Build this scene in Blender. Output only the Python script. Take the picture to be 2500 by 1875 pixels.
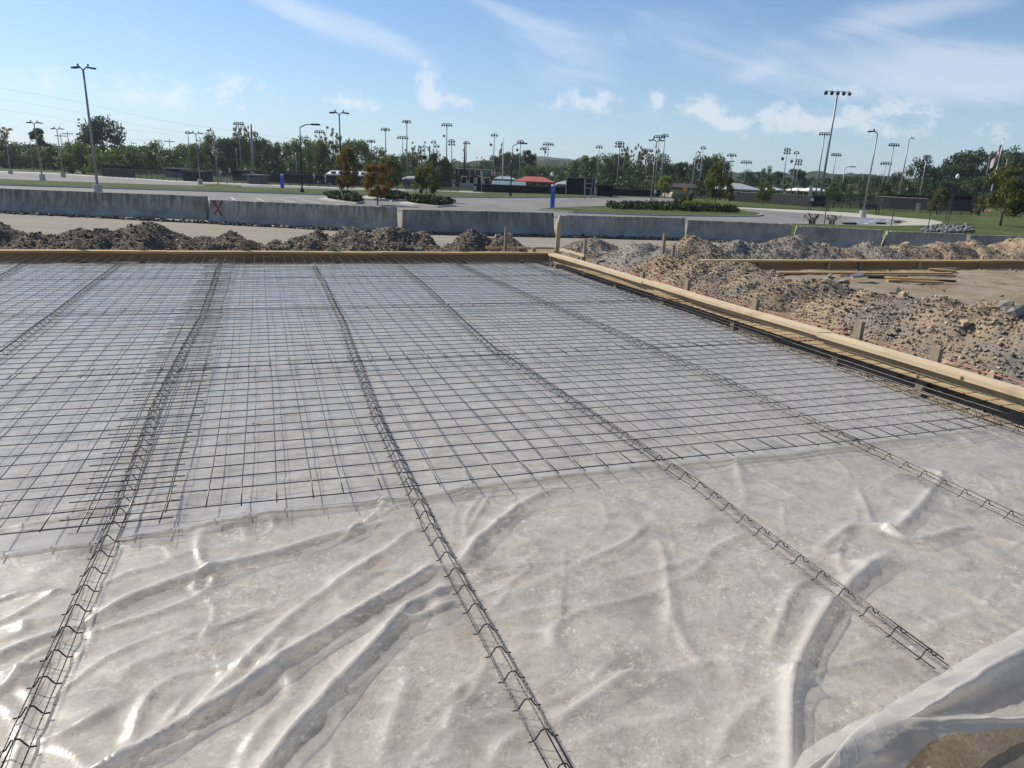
import bpy, math, random
import numpy as np
from mathutils import Vector, Matrix
random.seed(7); RNG = np.random.RandomState(11)
for o in list(bpy.data.objects): bpy.data.objects.remove(o, do_unlink=True)
scene = bpy.context.scene
C = scene.collection

# ------------------------------------------------------------------ camera
F = 1733.0; CX = 1250.0; CY = 937.5; EYE = 1.52
PITCH = math.atan((CY - 435.0) / F); ROLL = 0.04
_f = np.array([0, math.cos(PITCH), -math.sin(PITCH)]); _r0 = np.array([1.0, 0, 0]); _u0 = np.cross(_r0, _f)
_r = math.cos(ROLL) * _r0 + math.sin(ROLL) * _u0
_u = -math.sin(ROLL) * _r0 + math.cos(ROLL) * _u0
cam_data = bpy.data.cameras.new('camera'); cam = bpy.data.objects.new('camera', cam_data); C.objects.link(cam)
cam_data.sensor_width = 36.0; cam_data.sensor_fit = 'HORIZONTAL'; cam_data.lens = 36.0 * F / 2500.0
cam_data.clip_start = 0.05; cam_data.clip_end = 12000
cam.matrix_world = Matrix(((_r[0], _u[0], -_f[0], 0), (_r[1], _u[1], -_f[1], 0), (_r[2], _u[2], -_f[2], EYE), (0, 0, 0, 1)))
scene.camera = cam

# ------------------------------------------------------------------ sun, exposure
SUN_AZ = math.radians(-58); SUN_EL = math.radians(40)
sun_vec = Vector((math.sin(SUN_AZ) * math.cos(SUN_EL), math.cos(SUN_AZ) * math.cos(SUN_EL), math.sin(SUN_EL)))
sd = bpy.data.lights.new('sun', 'SUN'); sd.energy = 4.7; sd.angle = math.radians(0.53); sd.color = (1.0, 0.925, 0.80)
sun = bpy.data.objects.new('sun', sd); C.objects.link(sun); sun.location = (0, 0, 50)
sun.rotation_euler = sun_vec.to_track_quat('Z', 'Y').to_euler()
scene.view_settings.view_transform = 'Standard'; scene.view_settings.look = 'None'
scene.view_settings.exposure = 0.30; scene.view_settings.gamma = 1.0

# ------------------------------------------------------------------ node helpers
def nn(t, typ, **kw):
    n = t.nodes.new(typ)
    for k, v in kw.items():
        if k.startswith('i_'):
            key = k[2:]
            n.inputs[int(key) if key.isdigit() else key].default_value = v
        else: setattr(n, k, v)
    return n
def lk(t, a, b): t.links.new(a, b)
def mth(t, op, a, b=None, c=None, clamp=False):
    n = t.nodes.new('ShaderNodeMath'); n.operation = op; n.use_clamp = clamp
    for i, x in enumerate((a, b, c)):
        if x is None: continue
        if isinstance(x, (int, float)): n.inputs[i].default_value = x
        else: t.links.new(x, n.inputs[i])
    return n.outputs[0]
def ramp(t, fac, stops, interp='LINEAR'):
    n = t.nodes.new('ShaderNodeValToRGB'); n.color_ramp.interpolation = interp
    e = n.color_ramp.elements
    while len(e) < len(stops): e.new(0.5)
    for q, (p, c) in zip(e, stops):
        q.position = p; q.color = (c[0], c[1], c[2], 1) if len(c) == 3 else c
    t.links.new(fac, n.inputs[0]); return n.outputs[0]
def mixc(t, fac, a, b, mode='MIX'):
    n = t.nodes.new('ShaderNodeMix'); n.data_type = 'RGBA'; n.blend_type = mode
    for i, x in ((0, fac), (6, a), (7, b)):
        if isinstance(x, (int, float)): n.inputs[i].default_value = x
        elif isinstance(x, tuple): n.inputs[i].default_value = (x[0], x[1], x[2], 1)
        else: t.links.new(x, n.inputs[i])
    return n.outputs[2]

# ------------------------------------------------------------------ world: sky and clouds
def ray(x, y):
    return ((x - CX) / F) * _r - ((y - CY) / F) * _u + _f
def azel(x, y):
    d = ray(x, y); return math.atan2(d[0], d[1]), math.atan2(d[2], math.hypot(d[0], d[1]))
world = bpy.data.worlds.new('World'); scene.world = world; world.use_nodes = True
wt = world.node_tree; wt.nodes.clear()
wo = nn(wt, 'ShaderNodeOutputWorld'); bg = nn(wt, 'ShaderNodeBackground'); bg.inputs[1].default_value = 0.083
sky = nn(wt, 'ShaderNodeTexSky', sky_type='NISHITA'); sky.sun_disc = False
sky.sun_elevation = SUN_EL; sky.sun_rotation = SUN_AZ % (2 * math.pi)
sky.air_density = 1.0; sky.dust_density = .6; sky.ozone_density = 2.0; sky.altitude = 150
tc = nn(wt, 'ShaderNodeTexCoord'); sx = nn(wt, 'ShaderNodeSeparateXYZ'); lk(wt, tc.outputs['Generated'], sx.inputs[0])
AZ = mth(wt, 'ARCTAN2', sx.outputs[0], sx.outputs[1]); EL = mth(wt, 'ARCSINE', sx.outputs[2])
def blobs(specs):
    tot = None
    for (px, py, wx, wy, rot, amp) in specs:
        a, e = azel(px, py); sa = wx / F; se = wy / F; c, s = math.cos(rot), math.sin(rot)
        da = mth(wt, 'SUBTRACT', AZ, a); de = mth(wt, 'SUBTRACT', EL, e)
        p = mth(wt, 'ADD', mth(wt, 'MULTIPLY', da, c / sa), mth(wt, 'MULTIPLY', de, s / sa))
        q = mth(wt, 'ADD', mth(wt, 'MULTIPLY', da, -s / se), mth(wt, 'MULTIPLY', de, c / se))
        r2 = mth(wt, 'ADD', mth(wt, 'MULTIPLY', p, p), mth(wt, 'MULTIPLY', q, q))
        g = mth(wt, 'MULTIPLY', mth(wt, 'EXPONENT', mth(wt, 'MULTIPLY', r2, -1.0)), amp)
        tot = g if tot is None else mth(wt, 'ADD', tot, g)
    return tot
def skynoise(sa, se, rot, detail, rough, seed, distort=0.0):
    cb = nn(wt, 'ShaderNodeCombineXYZ'); c, s = math.cos(rot), math.sin(rot)
    lk(wt, mth(wt, 'MULTIPLY', mth(wt, 'ADD', mth(wt, 'MULTIPLY', AZ, c), mth(wt, 'MULTIPLY', EL, s)), sa), cb.inputs[0])
    lk(wt, mth(wt, 'MULTIPLY', mth(wt, 'ADD', mth(wt, 'MULTIPLY', AZ, -s), mth(wt, 'MULTIPLY', EL, c)), se), cb.inputs[1])
    cb.inputs[2].default_value = seed
    n = nn(wt, 'ShaderNodeTexNoise'); n.inputs['Scale'].default_value = 1.0; n.inputs['Detail'].default_value = detail
    n.inputs['Roughness'].default_value = rough; n.inputs['Distortion'].default_value = distort
    lk(wt, cb.outputs[0], n.inputs['Vector']); return n.outputs['Fac']
def smooth(a, lo, hi):
    n = nn(wt, 'ShaderNodeMapRange', interpolation_type='SMOOTHSTEP'); n.inputs[1].default_value = lo; n.inputs[2].default_value = hi
    lk(wt, a, n.inputs[0]); return n.outputs[0]
# thin high cirrus
cirrus_places = [(680, 15, 110, 26, -0.35, .30), (830, 60, 150, 34, -0.32, .34), (1000, 125, 110, 30, -0.38, .30), (1180, 5, 120, 24, -0.3, .2),
    (1340, 100, 110, 50, -0.3, .28), (1400, 185, 230, 55, 0.12, .2), (1620, 60, 200, 50, 0.1, .15), (1830, 180, 60, 18, 0.3, .2),
    (2170, 170, 330, 60, -0.08, .30), (2400, 150, 260, 70, -0.05, .28), (2180, 30, 170, 32, 0.18, .32), (2380, 10, 140, 20, 0.1, .24), (2430, 205, 220, 40, 0.02, .25),
    (900, 400, 1500, 60, -0.02, .1), (60, 190, 200, 40, -0.2, .2), (480, 225, 200, 45, 0.05, .2)]
cir = mth(wt, 'ADD', mth(wt, 'ADD', mth(wt, 'MULTIPLY', skynoise(7, 34, -0.28, 8, .62, 3.1, .7), .65), mth(wt, 'MULTIPLY', skynoise(3, 9, -0.2, 3, .5, 8.3, .4), .35)), blobs(cirrus_places))
cir = mth(wt, 'MULTIPLY', smooth(cir, .58, 1.05), .38)
# small fair-weather cumulus low over the horizon
cumulus_places = [(1046, 205, 22, 34, 0.1, .62), (1052, 240, 30, 18, 0, .5), (1115, 243, 34, 14, -.3, .42), (860, 250, 55, 18, -.05, .36), (440, 235, 70, 30, .15, .26), (560, 205, 45, 30, .3, .28), (575, 258, 40, 10, 0, .22), (345, 205, 45, 26, .3, .2), (640, 215, 50, 14, -.4, .22),
    (165, 195, 90, 36, 0, .18), (1440, 247, 66, 24, 0, .46), (1330, 262, 20, 9, 0, .3), (1600, 250, 20, 34, .1, .2), (1690, 265, 60, 14, 0, .34), (1722, 268, 26, 30, .4, .42), (1760, 292, 60, 16, -.5, .36), (1810, 300, 46, 14, 0, .32),
    (1915, 285, 46, 26, .25, .42), (1960, 300, 50, 20, 0, .32), (2020, 300, 40, 16, 0, .3), (2120, 272, 46, 18, .1, .36), (2190, 262, 40, 16, 0, .36), (2100, 230, 50, 14, -.1, .3), (2150, 312, 50, 22, 0, .3), (2260, 300, 34, 26, .3, .26), (2430, 325, 40, 22, 0, .2), (2050, 296, 30, 14, 0, .3)]
band = mth(wt, 'MULTIPLY', smooth(EL, 0.02, 0.08), mth(wt, 'SUBTRACT', 1.0, smooth(EL, .11, .2)))
cun = mth(wt, 'ADD', mth(wt, 'MULTIPLY', skynoise(46, 62, 0, 10, .7, 1.7, .1), 1.05), mth(wt, 'MULTIPLY', skynoise(9, 16, 0, 2, .5, 5.5), .12))
bl = blobs(cumulus_places); gate = mth(wt, 'MAXIMUM', smooth(bl, .02, .14), mth(wt, 'MULTIPLY', mth(wt, 'MULTIPLY', band, smooth(skynoise(5, 12, 0, 2, .5, 9.1), .56, .66)), .5))
cum = mth(wt, 'ADD', mth(wt, 'ADD', mth(wt, 'MULTIPLY', bl, 1.35), mth(wt, 'MULTIPLY', mth(wt, 'SUBTRACT', cun, .52), 2.6)), -.16)
cum = mth(wt, 'MULTIPLY', mth(wt, 'MULTIPLY', smooth(cum, 0.0, .75), gate), mth(wt, 'MULTIPLY', smooth(EL, .02, .08), .44))
hz = mth(wt, 'MULTIPLY', mth(wt, 'EXPONENT', mth(wt, 'MULTIPLY', mth(wt, 'MAXIMUM', EL, 0.0), -7.5)), .52)
skyc = mixc(wt, 1.0, sky.outputs[0], (.74, .97, 1.21), 'MULTIPLY')
c0 = mixc(wt, hz, skyc, (7.0, 8.15, 9.1)); c1 = mixc(wt, cir, c0, (9.6, 9.9, 10.4)); c2 = mixc(wt, cum, c1, (10.2, 10.0, 10.0))
lk(wt, c2, bg.inputs[0]); lk(wt, bg.outputs[0], wo.inputs[0])

# ------------------------------------------------------------------ coordinate frames
_a = math.radians(70.6)
U3 = np.array([math.sin(_a), math.cos(_a), 0]); V3 = np.array([-math.cos(_a), math.sin(_a), 0]); YAW = math.atan2(U3[1], U3[0])
ZLOT = -0.5
def P(u, v, z=0.0): return u * U3 + v * V3 + np.array([0, 0, z])
def hit(x, y, z=0.0):                       # where a sight line meets the level z
    d = ray(x, y); t = (z - EYE) / d[2]; return np.array([0, 0, EYE]) + t * d
def hit_uv(x, y, z=0.0): p = hit(x, y, z); return float(p @ U3), float(p @ V3)
def at(x, y, Y): d = ray(x, y); return np.array([0, 0, EYE]) + d * (Y / d[1])
def on_u(x, y, u): d = ray(x, y); t = u / (d @ U3); return float(t * (d @ V3)), float(EYE + t * d[2])
def on_v(x, y, v): d = ray(x, y); t = v / (d @ V3); return float(t * (d @ U3)), float(EYE + t * d[2])
def sstep(lo, hi, x):
    t = np.clip((np.asarray(x, float) - lo) / (hi - lo), 0, 1); return t * t * (3 - 2 * t)
_tab = np.random.RandomState(5).rand(256, 256)
def vnoise(x, y, s=0):
    x = np.asarray(x, float) + s * 17.3; y = np.asarray(y, float) + s * 9.7
    xi = np.floor(x).astype(int); yi = np.floor(y).astype(int); fx = x - xi; fy = y - yi
    fx = fx * fx * (3 - 2 * fx); fy = fy * fy * (3 - 2 * fy)
    a = _tab[xi % 256, yi % 256]; b = _tab[(xi + 1) % 256, yi % 256]; c = _tab[xi % 256, (yi + 1) % 256]; d = _tab[(xi + 1) % 256, (yi + 1) % 256]
    return (a * (1 - fx) + b * fx) * (1 - fy) + (c * (1 - fx) + d * fx) * fy - 0.5
def fbm(x, y, s=0, o=4, g=0.5):
    r = 0; a = 1.0
    for i in range(o): r = r + a * vnoise(np.asarray(x) * 2 ** i, np.asarray(y) * 2 ** i, s + i * 3); a *= g
    return r

# ------------------------------------------------------------------ mesh helpers
ORG = {}
def link(o, parent=None, loc=None):
    C.objects.link(o)
    if parent is not None: o.parent = parent
    if loc is not None: o.location = loc
    return o
def tag(o, label=None, cat=None, group=None, kind=None):
    if label: o['label'] = label
    if cat: o['category'] = cat
    if group: o['group'] = group
    if kind: o['kind'] = kind
    return o
def thing(name, loc, label, cat, group=None, rz=0.0):
    o = bpy.data.objects.new(name, None); C.objects.link(o); o.location = tuple(float(q) for q in loc); o.rotation_euler = (0, 0, rz)
    o.empty_display_size = 0.2; ORG[o] = np.array(loc, float); return tag(o, label, cat, group)
def mesh_np(name, v, f, mat=None, smooth=False):
    me = bpy.data.meshes.new(name); v = np.asarray(v, np.float32); f = np.asarray(f, np.int32)
    n = len(f); k = f.shape[1]
    me.vertices.add(len(v)); me.vertices.foreach_set('co', v.ravel())
    me.loops.add(n * k); me.loops.foreach_set('vertex_index', f.ravel())
    me.polygons.add(n); me.polygons.foreach_set('loop_start', np.arange(0, n * k, k, dtype=np.int32))
    me.update(calc_edges=True)
    if smooth: me.polygons.foreach_set('use_smooth', np.ones(n, bool))
    if mat: me.materials.append(mat)
    me.validate(); return me
class MB:
    def __init__(s): s.v = []; s.f = []
    def add(s, vs, fs):
        o = len(s.v); s.v += [tuple(float(c) for c in p) for p in vs]; s.f += [tuple(i + o for i in q) for q in fs]; return s
    def obox(s, o, a, b, c):
        o, a, b, c = (np.array(q, float) for q in (o, a, b, c))
        if np.dot(np.cross(a, b), c) < 0: o = o + a; a = -a
        vs = [o, o + a, o + a + b, o + b, o + c, o + a + c, o + a + b + c, o + b + c]
        return s.add(vs, [(3, 2, 1, 0), (4, 5, 6, 7), (0, 1, 5, 4), (1, 2, 6, 5), (2, 3, 7, 6), (3, 0, 4, 7)])
    def box(s, c, size, rz=0.0):
        co, si = math.cos(rz), math.sin(rz); a = np.array([co, si, 0]) * size[0]; b = np.array([-si, co, 0]) * size[1]; d = np.array([0, 0, size[2]])
        return s.obox(np.array(c, float) - (a + b + d) / 2, a, b, d)
    def tube(s, pts, r, n=6, cap=True):
        pts = [np.array(p, float) for p in pts]; m = len(pts); rs = r if isinstance(r, (list, tuple)) else [r] * m
        vs = []; prev = None
        for i, p in enumerate(pts):
            d = pts[min(i + 1, m - 1)] - pts[max(i - 1, 0)]; d = d / (np.linalg.norm(d) + 1e-9)
            if prev is None:
                h = np.array([0, 0, 1.0]) if abs(d[2]) < .9 else np.array([1.0, 0, 0]); x = np.cross(d, h)
            else: x = prev - d * (prev @ d)
            x /= np.linalg.norm(x) + 1e-9; prev = x; y = np.cross(d, x)
            for k in range(n):
                t = 2 * math.pi * k / n; vs.append(p + (x * math.cos(t) + y * math.sin(t)) * rs[i])
        fs = [(i * n + k, i * n + (k + 1) % n, (i + 1) * n + (k + 1) % n, (i + 1) * n + k) for i in range(m - 1) for k in range(n)]
        if cap: fs += [tuple(range(n))[::-1], tuple((m - 1) * n + k for k in range(n))]
        return s.add(vs, fs)
    def prism(s, poly, z0, z1):                 # counter-clockwise xy outline
        n = len(poly); ar = sum(poly[i][0] * poly[(i + 1) % n][1] - poly[(i + 1) % n][0] * poly[i][1] for i in range(n))
        if ar < 0: poly = poly[::-1]
        vs = [(p[0], p[1], z0) for p in poly] + [(p[0], p[1], z1) for p in poly]
        return s.add(vs, [tuple(range(n))[::-1], tuple(range(n, 2 * n))] + [(i, (i + 1) % n, n + (i + 1) % n, n + i) for i in range(n)])
    def mesh(s, name, mat, org=(0, 0, 0), smooth=False):
        me = bpy.data.meshes.new(name); ox, oy, oz = (float(q) for q in org)
        me.from_pydata([(a - ox, b - oy, c - oz) for a, b, c in s.v], [], s.f); me.update()
        if smooth: me.polygons.foreach_set('use_smooth', np.ones(len(me.polygons), bool))
        if mat: me.materials.append(mat)
        return me
    def build(s, name, mat, parent=None, smooth=False, loc=None):      # world coordinates in; parts keep their thing's origin
        if parent is not None:
            org = ORG[parent]; o = bpy.data.objects.new(name, s.mesh(name, mat, org, smooth)); link(o, parent); ORG[o] = org
        else:
            org = np.array(loc if loc is not None else (0, 0, 0), float); o = bpy.data.objects.new(name, s.mesh(name, mat, org, smooth)); link(o, None, tuple(org)); ORG[o] = org
        return o
def grid(nx, ny):
    i = np.arange((nx - 1) * (ny - 1)); a = (i // (nx - 1)) * nx + i % (nx - 1)
    return np.stack([a, a + 1, a + nx + 1, a + nx], 1)
_ones = ['', 'first', 'second', 'third', 'fourth', 'fifth', 'sixth', 'seventh', 'eighth', 'ninth', 'tenth', 'eleventh', 'twelfth', 'thirteenth', 'fourteenth', 'fifteenth', 'sixteenth', 'seventeenth', 'eighteenth', 'nineteenth', 'twentieth']
def nth(i): return _ones[i] if i <= 20 else {2: 'twenty', 3: 'thirty', 4: 'forty', 5: 'fifty', 6: 'sixty', 7: 'seventy'}[i // 10] + '-' + _ones[i % 10] if i % 10 else {3: 'thirtieth', 4: 'fortieth', 5: 'fiftieth', 6: 'sixtieth', 7: 'seventieth'}[i // 10]

# ------------------------------------------------------------------ materials
MAT = {}
def newmat(name):
    m = bpy.data.materials.new(name); m.use_nodes = True; t = m.node_tree; t.nodes.clear()
    out = nn(t, 'ShaderNodeOutputMaterial'); b = nn(t, 'ShaderNodeBsdfPrincipled'); lk(t, b.outputs[0], out.inputs[0]); MAT[name] = m
    return m, t, b, out
def coords(t, scale=(1, 1, 1), src='Object', rot=(0, 0, 0)):
    c = nn(t, 'ShaderNodeTexCoord'); m = nn(t, 'ShaderNodeMapping'); m.inputs['Scale'].default_value = scale; m.inputs['Rotation'].default_value = rot
    lk(t, c.outputs[src], m.inputs[0]); return m.outputs[0]
def worldco(t, scale=(1, 1, 1), rot=(0, 0, 0)):
    c = nn(t, 'ShaderNodeNewGeometry'); m = nn(t, 'ShaderNodeMapping'); m.inputs['Scale'].default_value = scale; m.inputs['Rotation'].default_value = rot
    lk(t, c.outputs['Position'], m.inputs[0]); return m.outputs[0]
def noise(t, vec, scale, detail=4, rough=.55, dist=0):
    n = nn(t, 'ShaderNodeTexNoise'); n.inputs['Scale'].default_value = scale; n.inputs['Detail'].default_value = detail
    n.inputs['Roughness'].default_value = rough; n.inputs['Distortion'].default_value = dist; lk(t, vec, n.inputs['Vector']); return n.outputs['Fac']
def bump(t, b, h, strength, dist=0.01):
    n = nn(t, 'ShaderNodeBump'); n.inputs['Strength'].default_value = strength; n.inputs['Distance'].default_value = dist
    lk(t, h, n.inputs['Height']); lk(t, n.outputs[0], b.inputs['Normal'])
def simple(name, c1, c2=None, scale=3.0, rough=.8, metal=0.0, bmp=0.0, bscale=30.0, wc=True, spec=0.3):
    m, t, b, out = newmat(name); v = worldco(t) if wc else coords(t)
    c2 = c2 or tuple(q * .75 for q in c1)
    f = noise(t, v, scale, 5, .6); lk(t, ramp(t, f, [(.3, c2), (.7, c1)]), b.inputs['Base Color'])
    b.inputs['Roughness'].default_value = rough; b.inputs['Metallic'].default_value = metal; b.inputs['Specular IOR Level'].default_value = spec
    if bmp: bump(t, b, noise(t, v, bscale, 4), bmp, .01)
    return m
simple('black_metal', (.02, .02, .022), rough=.45, scale=8)
simple('grey_metal', (.30, .31, .32), (.22, .23, .24), rough=.45, metal=.35, scale=6)
simple('bronze_metal', (.06, .058, .06), (.04, .04, .042), rough=.5)
simple('white_paint', (.78, .78, .76), (.68, .68, .66), rough=.6)
simple('blue_paint', (.03, .14, .50), (.025, .11, .42), rough=.35)
simple('red_paint', (.42, .02, .025), (.28, .015, .02), rough=.7, scale=25)
simple('chalk_paint', (.42, .42, .42), (.22, .22, .22), rough=.9, scale=25)
simple('yellow_paint', (.75, .42, .03), (.6, .33, .03), rough=.4)
simple('orange_sign', (.85, .28, .02), rough=.5)
simple('string_pink', (.8, .25, .16), rough=.7)
simple('black_rubber', (.025, .025, .025), rough=.6)
simple('dark_screen', (.012, .012, .014), (.02, .02, .022), rough=.85, scale=.5)
simple('red_roof', (.42, .10, .075), (.34, .08, .06), rough=.6)
simple('maroon_roof', (.17, .06, .065), (.13, .05, .055), rough=.5)
simple('white_roof', (.72, .72, .70), (.6, .6, .58), rough=.5)
simple('grey_roof', (.36, .37, .38), (.28, .29, .3), rough=.6)
simple('green_roof', (.16, .22, .22), (.13, .18, .18), rough=.5)
simple('dark_shingle', (.06, .05, .05), (.04, .035, .035), rough=.9)
simple('beige_siding', (.50, .44, .32), (.44, .39, .28), rough=.8)
simple('brick_wall', (.12, .07, .055), (.09, .05, .04), rough=.9, scale=8)
simple('grey_block', (.22, .23, .25), (.17, .18, .2), rough=.9)
simple('window_glass', (.02, .025, .03), rough=.08, spec=.6)
simple('pale_board', (.62, .58, .42), (.52, .5, .36), rough=.7)
simple('infield', (.30, .13, .07), (.24, .10, .06), rough=.95, scale=.5)
simple('bark', (.10, .08, .065), (.06, .05, .04), rough=.95, scale=4)
simple('concrete_walk', (.46, .43, .37), (.38, .35, .30), rough=.9, scale=.8)
simple('kerb_concrete', (.50, .49, .45), (.40, .39, .36), rough=.9, scale=1.5)
simple('blue_line', (.16, .3, .5), (.5, .55, .6), rough=.8, scale=2)
simple('line_paint', (.65, .65, .62), (.42, .42, .41), rough=.8, scale=6)

def m_rebar(name, base, rust, metal):
    m, t, b, out = newmat(name); v = worldco(t); f = noise(t, v, 9, 5, .65)
    lk(t, ramp(t, f, [(.45, base), (.72, rust)]), b.inputs['Base Color']); b.inputs['Metallic'].default_value = metal; b.inputs['Roughness'].default_value = .3
    w = nn(t, 'ShaderNodeTexWave', bands_direction='DIAGONAL'); w.inputs['Scale'].default_value = 60; lk(t, v, w.inputs[0]); bump(t, b, w.outputs['Fac'], .25, .002)
m_rebar('rebar_steel', (.075, .073, .07), (.08, .06, .05), .6)
m_rebar('support_wire', (.018, .0175, .017), (.035, .025, .02), .25)
m_rebar('rusty_wire', (.035, .033, .032), (.20, .085, .04), .3)

def m_wood(name, light, dark, along):
    m, t, b, out = newmat(name); yaw = YAW if along == 'u' else YAW + math.pi / 2
    v = worldco(t, rot=(0, 0, -yaw)); mp = nn(t, 'ShaderNodeMapping'); mp.inputs['Scale'].default_value = (1.2, 22, 22); lk(t, v, mp.inputs[0])
    if along == 'z': mp.inputs['Scale'].default_value = (30, 30, 2)
    f = noise(t, mp.outputs[0], 1.0, 5, .6, .6); g = noise(t, v, 1.1, 3)
    col = mixc(t, mth(t, 'MULTIPLY', g, .55), ramp(t, f, [(.3, dark), (.62, light)]), tuple(q * .55 for q in light))
    k = nn(t, 'ShaderNodeTexVoronoi'); k.inputs['Scale'].default_value = 2.6; lk(t, v, k.inputs['Vector'])
    col = mixc(t, ramp(t, k.outputs['Distance'], [(.035, (1, 1, 1)), (.07, (0, 0, 0))]), col, (.10, .05, .025))
    col = mixc(t, ramp(t, noise(t, v, 2.1, 6, .7, .8), [(.56, (0, 0, 0)), (.72, (.55, .55, .55))]), col, (.22, .16, .10)); col = mixc(t, ramp(t, noise(t, v, 7, 5, .75), [(.66, (0, 0, 0)), (.70, (.5, .5, .5))]), col, (.45, .42, .37))
    lk(t, col, b.inputs['Base Color']); b.inputs['Roughness'].default_value = .75; b.inputs['Specular IOR Level'].default_value = .2
    bump(t, b, f, .25, .003)
m_wood('pine_u', (.58, .40, .20), (.42, .27, .12), 'u'); m_wood('pine_v', (.68, .55, .36), (.53, .40, .24), 'v')
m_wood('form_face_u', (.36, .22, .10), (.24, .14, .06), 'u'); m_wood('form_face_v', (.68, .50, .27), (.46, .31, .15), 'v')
m_wood('stake_grey', (.30, .25, .19), (.20, .17, .13), 'z'); m_wood('stake_pine', (.52, .40, .25), (.38, .28, .17), 'z'); m_wood('old_plank', (.34, .28, .2), (.24, .19, .13), 'u')

def m_soil(name, stops, pebble=True, scale=2.2, b1=.5, dense=False, streak=False):
    m, t, b, out = newmat(name); v = worldco(t); f = noise(t, worldco(t, (.25, 2.4, 1), (0, 0, -.12)) if streak else v, scale, 8, .65, .3); col = ramp(t, f, stops)
    fine = noise(t, v, 45, 4, .7); col = mixc(t, .35, col, ramp(t, fine, [(.3, (.4, .4, .4)), (.7, (1.1, 1.1, 1.1))]), 'MULTIPLY')
    h = mth(t, 'ADD', mth(t, 'MULTIPLY', fine, .6), f)
    if pebble:
        k = nn(t, 'ShaderNodeTexVoronoi'); k.inputs['Scale'].default_value = 26; lk(t, v, k.inputs['Vector'])
        sel = ramp(t, noise(t, v, 5, 2), [(.5, (0, 0, 0)), (.62, (1, 1, 1))]); pb = ramp(t, k.outputs['Distance'], [(.16, (1, 1, 1)), (.3, (0, 0, 0))])
        pc = nn(t, 'ShaderNodeSeparateColor'); lk(t, k.outputs['Color'], pc.inputs[0])
        fac = mth(t, 'MULTIPLY', mth(t, 'MULTIPLY', sel, pb), mth(t, 'GREATER_THAN', pc.outputs[0], .45))
        if dense:
            s1 = noise(t, v, 38, 5, .75, 1.0); pat = ramp(t, noise(t, v, 2.6, 4, .6), [(.40, (0, 0, 0)), (.62, (1, 1, 1))])
            f2 = mth(t, 'MULTIPLY', ramp(t, s1, [(.55, (0, 0, 0)), (.62, (1, 1, 1))]), mth(t, 'ADD', mth(t, 'MULTIPLY', pat, .75), .12)); col = mixc(t, f2, col, (.86, .82, .73))
            f3 = mth(t, 'MULTIPLY', ramp(t, noise(t, v, 30, 4, .7), [(.34, (1, 1, 1)), (.44, (0, 0, 0))]), .6); col = mixc(t, f3, col, (.2, .17, .13)); fac = mth(t, 'MULTIPLY', fac, .5)
        col = mixc(t, fac, col, mixc(t, pc.outputs[1], (.3, .28, .25), (.66, .61, .53) if dense else (.55, .5, .42))); h = mth(t, 'ADD', h, mth(t, 'MULTIPLY', fac, .4))
    lk(t, col, b.inputs['Base Color']); b.inputs['Roughness'].default_value = .95; b.inputs['Specular IOR Level'].default_value = .15; bump(t, b, h, b1, .03)
m_soil('site_soil', [(.3, (.17, .13, .085)), (.48, (.265, .21, .14)), (.6, (.31, .265, .205)), (.75, (.42, .32, .19))], scale=1.1)
m_soil('bed_gravel', [(.28, (.19, .155, .115)), (.40, (.33, .29, .235)), (.50, (.52, .47, .39)), (.60, (.38, .34, .285)), (.72, (.60, .46, .28))], scale=3.2, dense=True)
m_soil('road_gravel', [(.3, (.22, .20, .165)), (.45, (.33, .29, .23)), (.55, (.27, .25, .22)), (.7, (.46, .40, .29))], scale=.35, streak=True)
m_soil('heap_backlit', [(.3, (0.095, 0.079, 0.060)), (.5, (0.153, 0.126, 0.093)), (.75, (0.242, 0.180, 0.115))], scale=2.2, b1=.8)  # backlit shade of the heaps behind the back form put into the colour
m_soil('heap_grey', [(.3, (0.187, 0.173, 0.154)), (.5, (0.272, 0.250, 0.218)), (.75, (0.387, 0.324, 0.234))], scale=2.0, b1=.8)
m_soil('heap_tan', [(.3, (0.223, 0.169, 0.122)), (.5, (0.345, 0.260, 0.175)), (.75, (0.444, 0.338, 0.226))], scale=2.2, b1=.8)
m_soil('heap_mixed', [(.28, (0.369, 0.270, 0.170)), (.45, (0.303, 0.236, 0.165)), (.58, (0.214, 0.196, 0.173)), (.75, (0.271, 0.250, 0.222))], scale=.9, b1=.8)

def m_stone(name, stops):
    m, t, b, out = newmat(name); g = nn(t, 'ShaderNodeNewGeometry'); v = worldco(t)
    col = ramp(t, g.outputs['Random Per Island'], stops); col = mixc(t, .5, col, ramp(t, noise(t, v, 14, 5, .65), [(.3, (.45, .45, .45)), (.7, (1.2, 1.2, 1.2))]), 'MULTIPLY')
    lk(t, col, b.inputs['Base Color']); b.inputs['Roughness'].default_value = .9; b.inputs['Specular IOR Level'].default_value = .2; bump(t, b, noise(t, v, 40, 4), .5, .01)
m_stone('stone_dark', [(0, (0.084, 0.076, 0.066)), (.4, (0.156, 0.138, 0.114)), (.75, (0.240, 0.198, 0.144)), (1, (0.408, 0.348, 0.264))])  # backlit shade of the left heaps mixed into the colour; wall-foot rubble shares it
m_stone('stone_grey', [(0, (0.143, 0.135, 0.123)), (.45, (0.236, 0.220, 0.197)), (.8, (0.387, 0.338, 0.258)), (1, (0.601, 0.527, 0.418))])
m_stone('stone_tan', [(0, (0.180, 0.121, 0.082)), (.4, (0.341, 0.252, 0.163)), (.7, (0.479, 0.371, 0.243)), (.88, (0.262, 0.252, 0.242)), (1, (0.602, 0.513, 0.385))])
m_stone('stone_mixed', [(0, (0.178, 0.163, 0.143)), (.3, (0.246, 0.227, 0.197)), (.5, (0.329, 0.246, 0.157)), (.78, (0.293, 0.234, 0.169)), (.93, (0.435, 0.324, 0.207)), (1, (0.600, 0.492, 0.350))])
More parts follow.
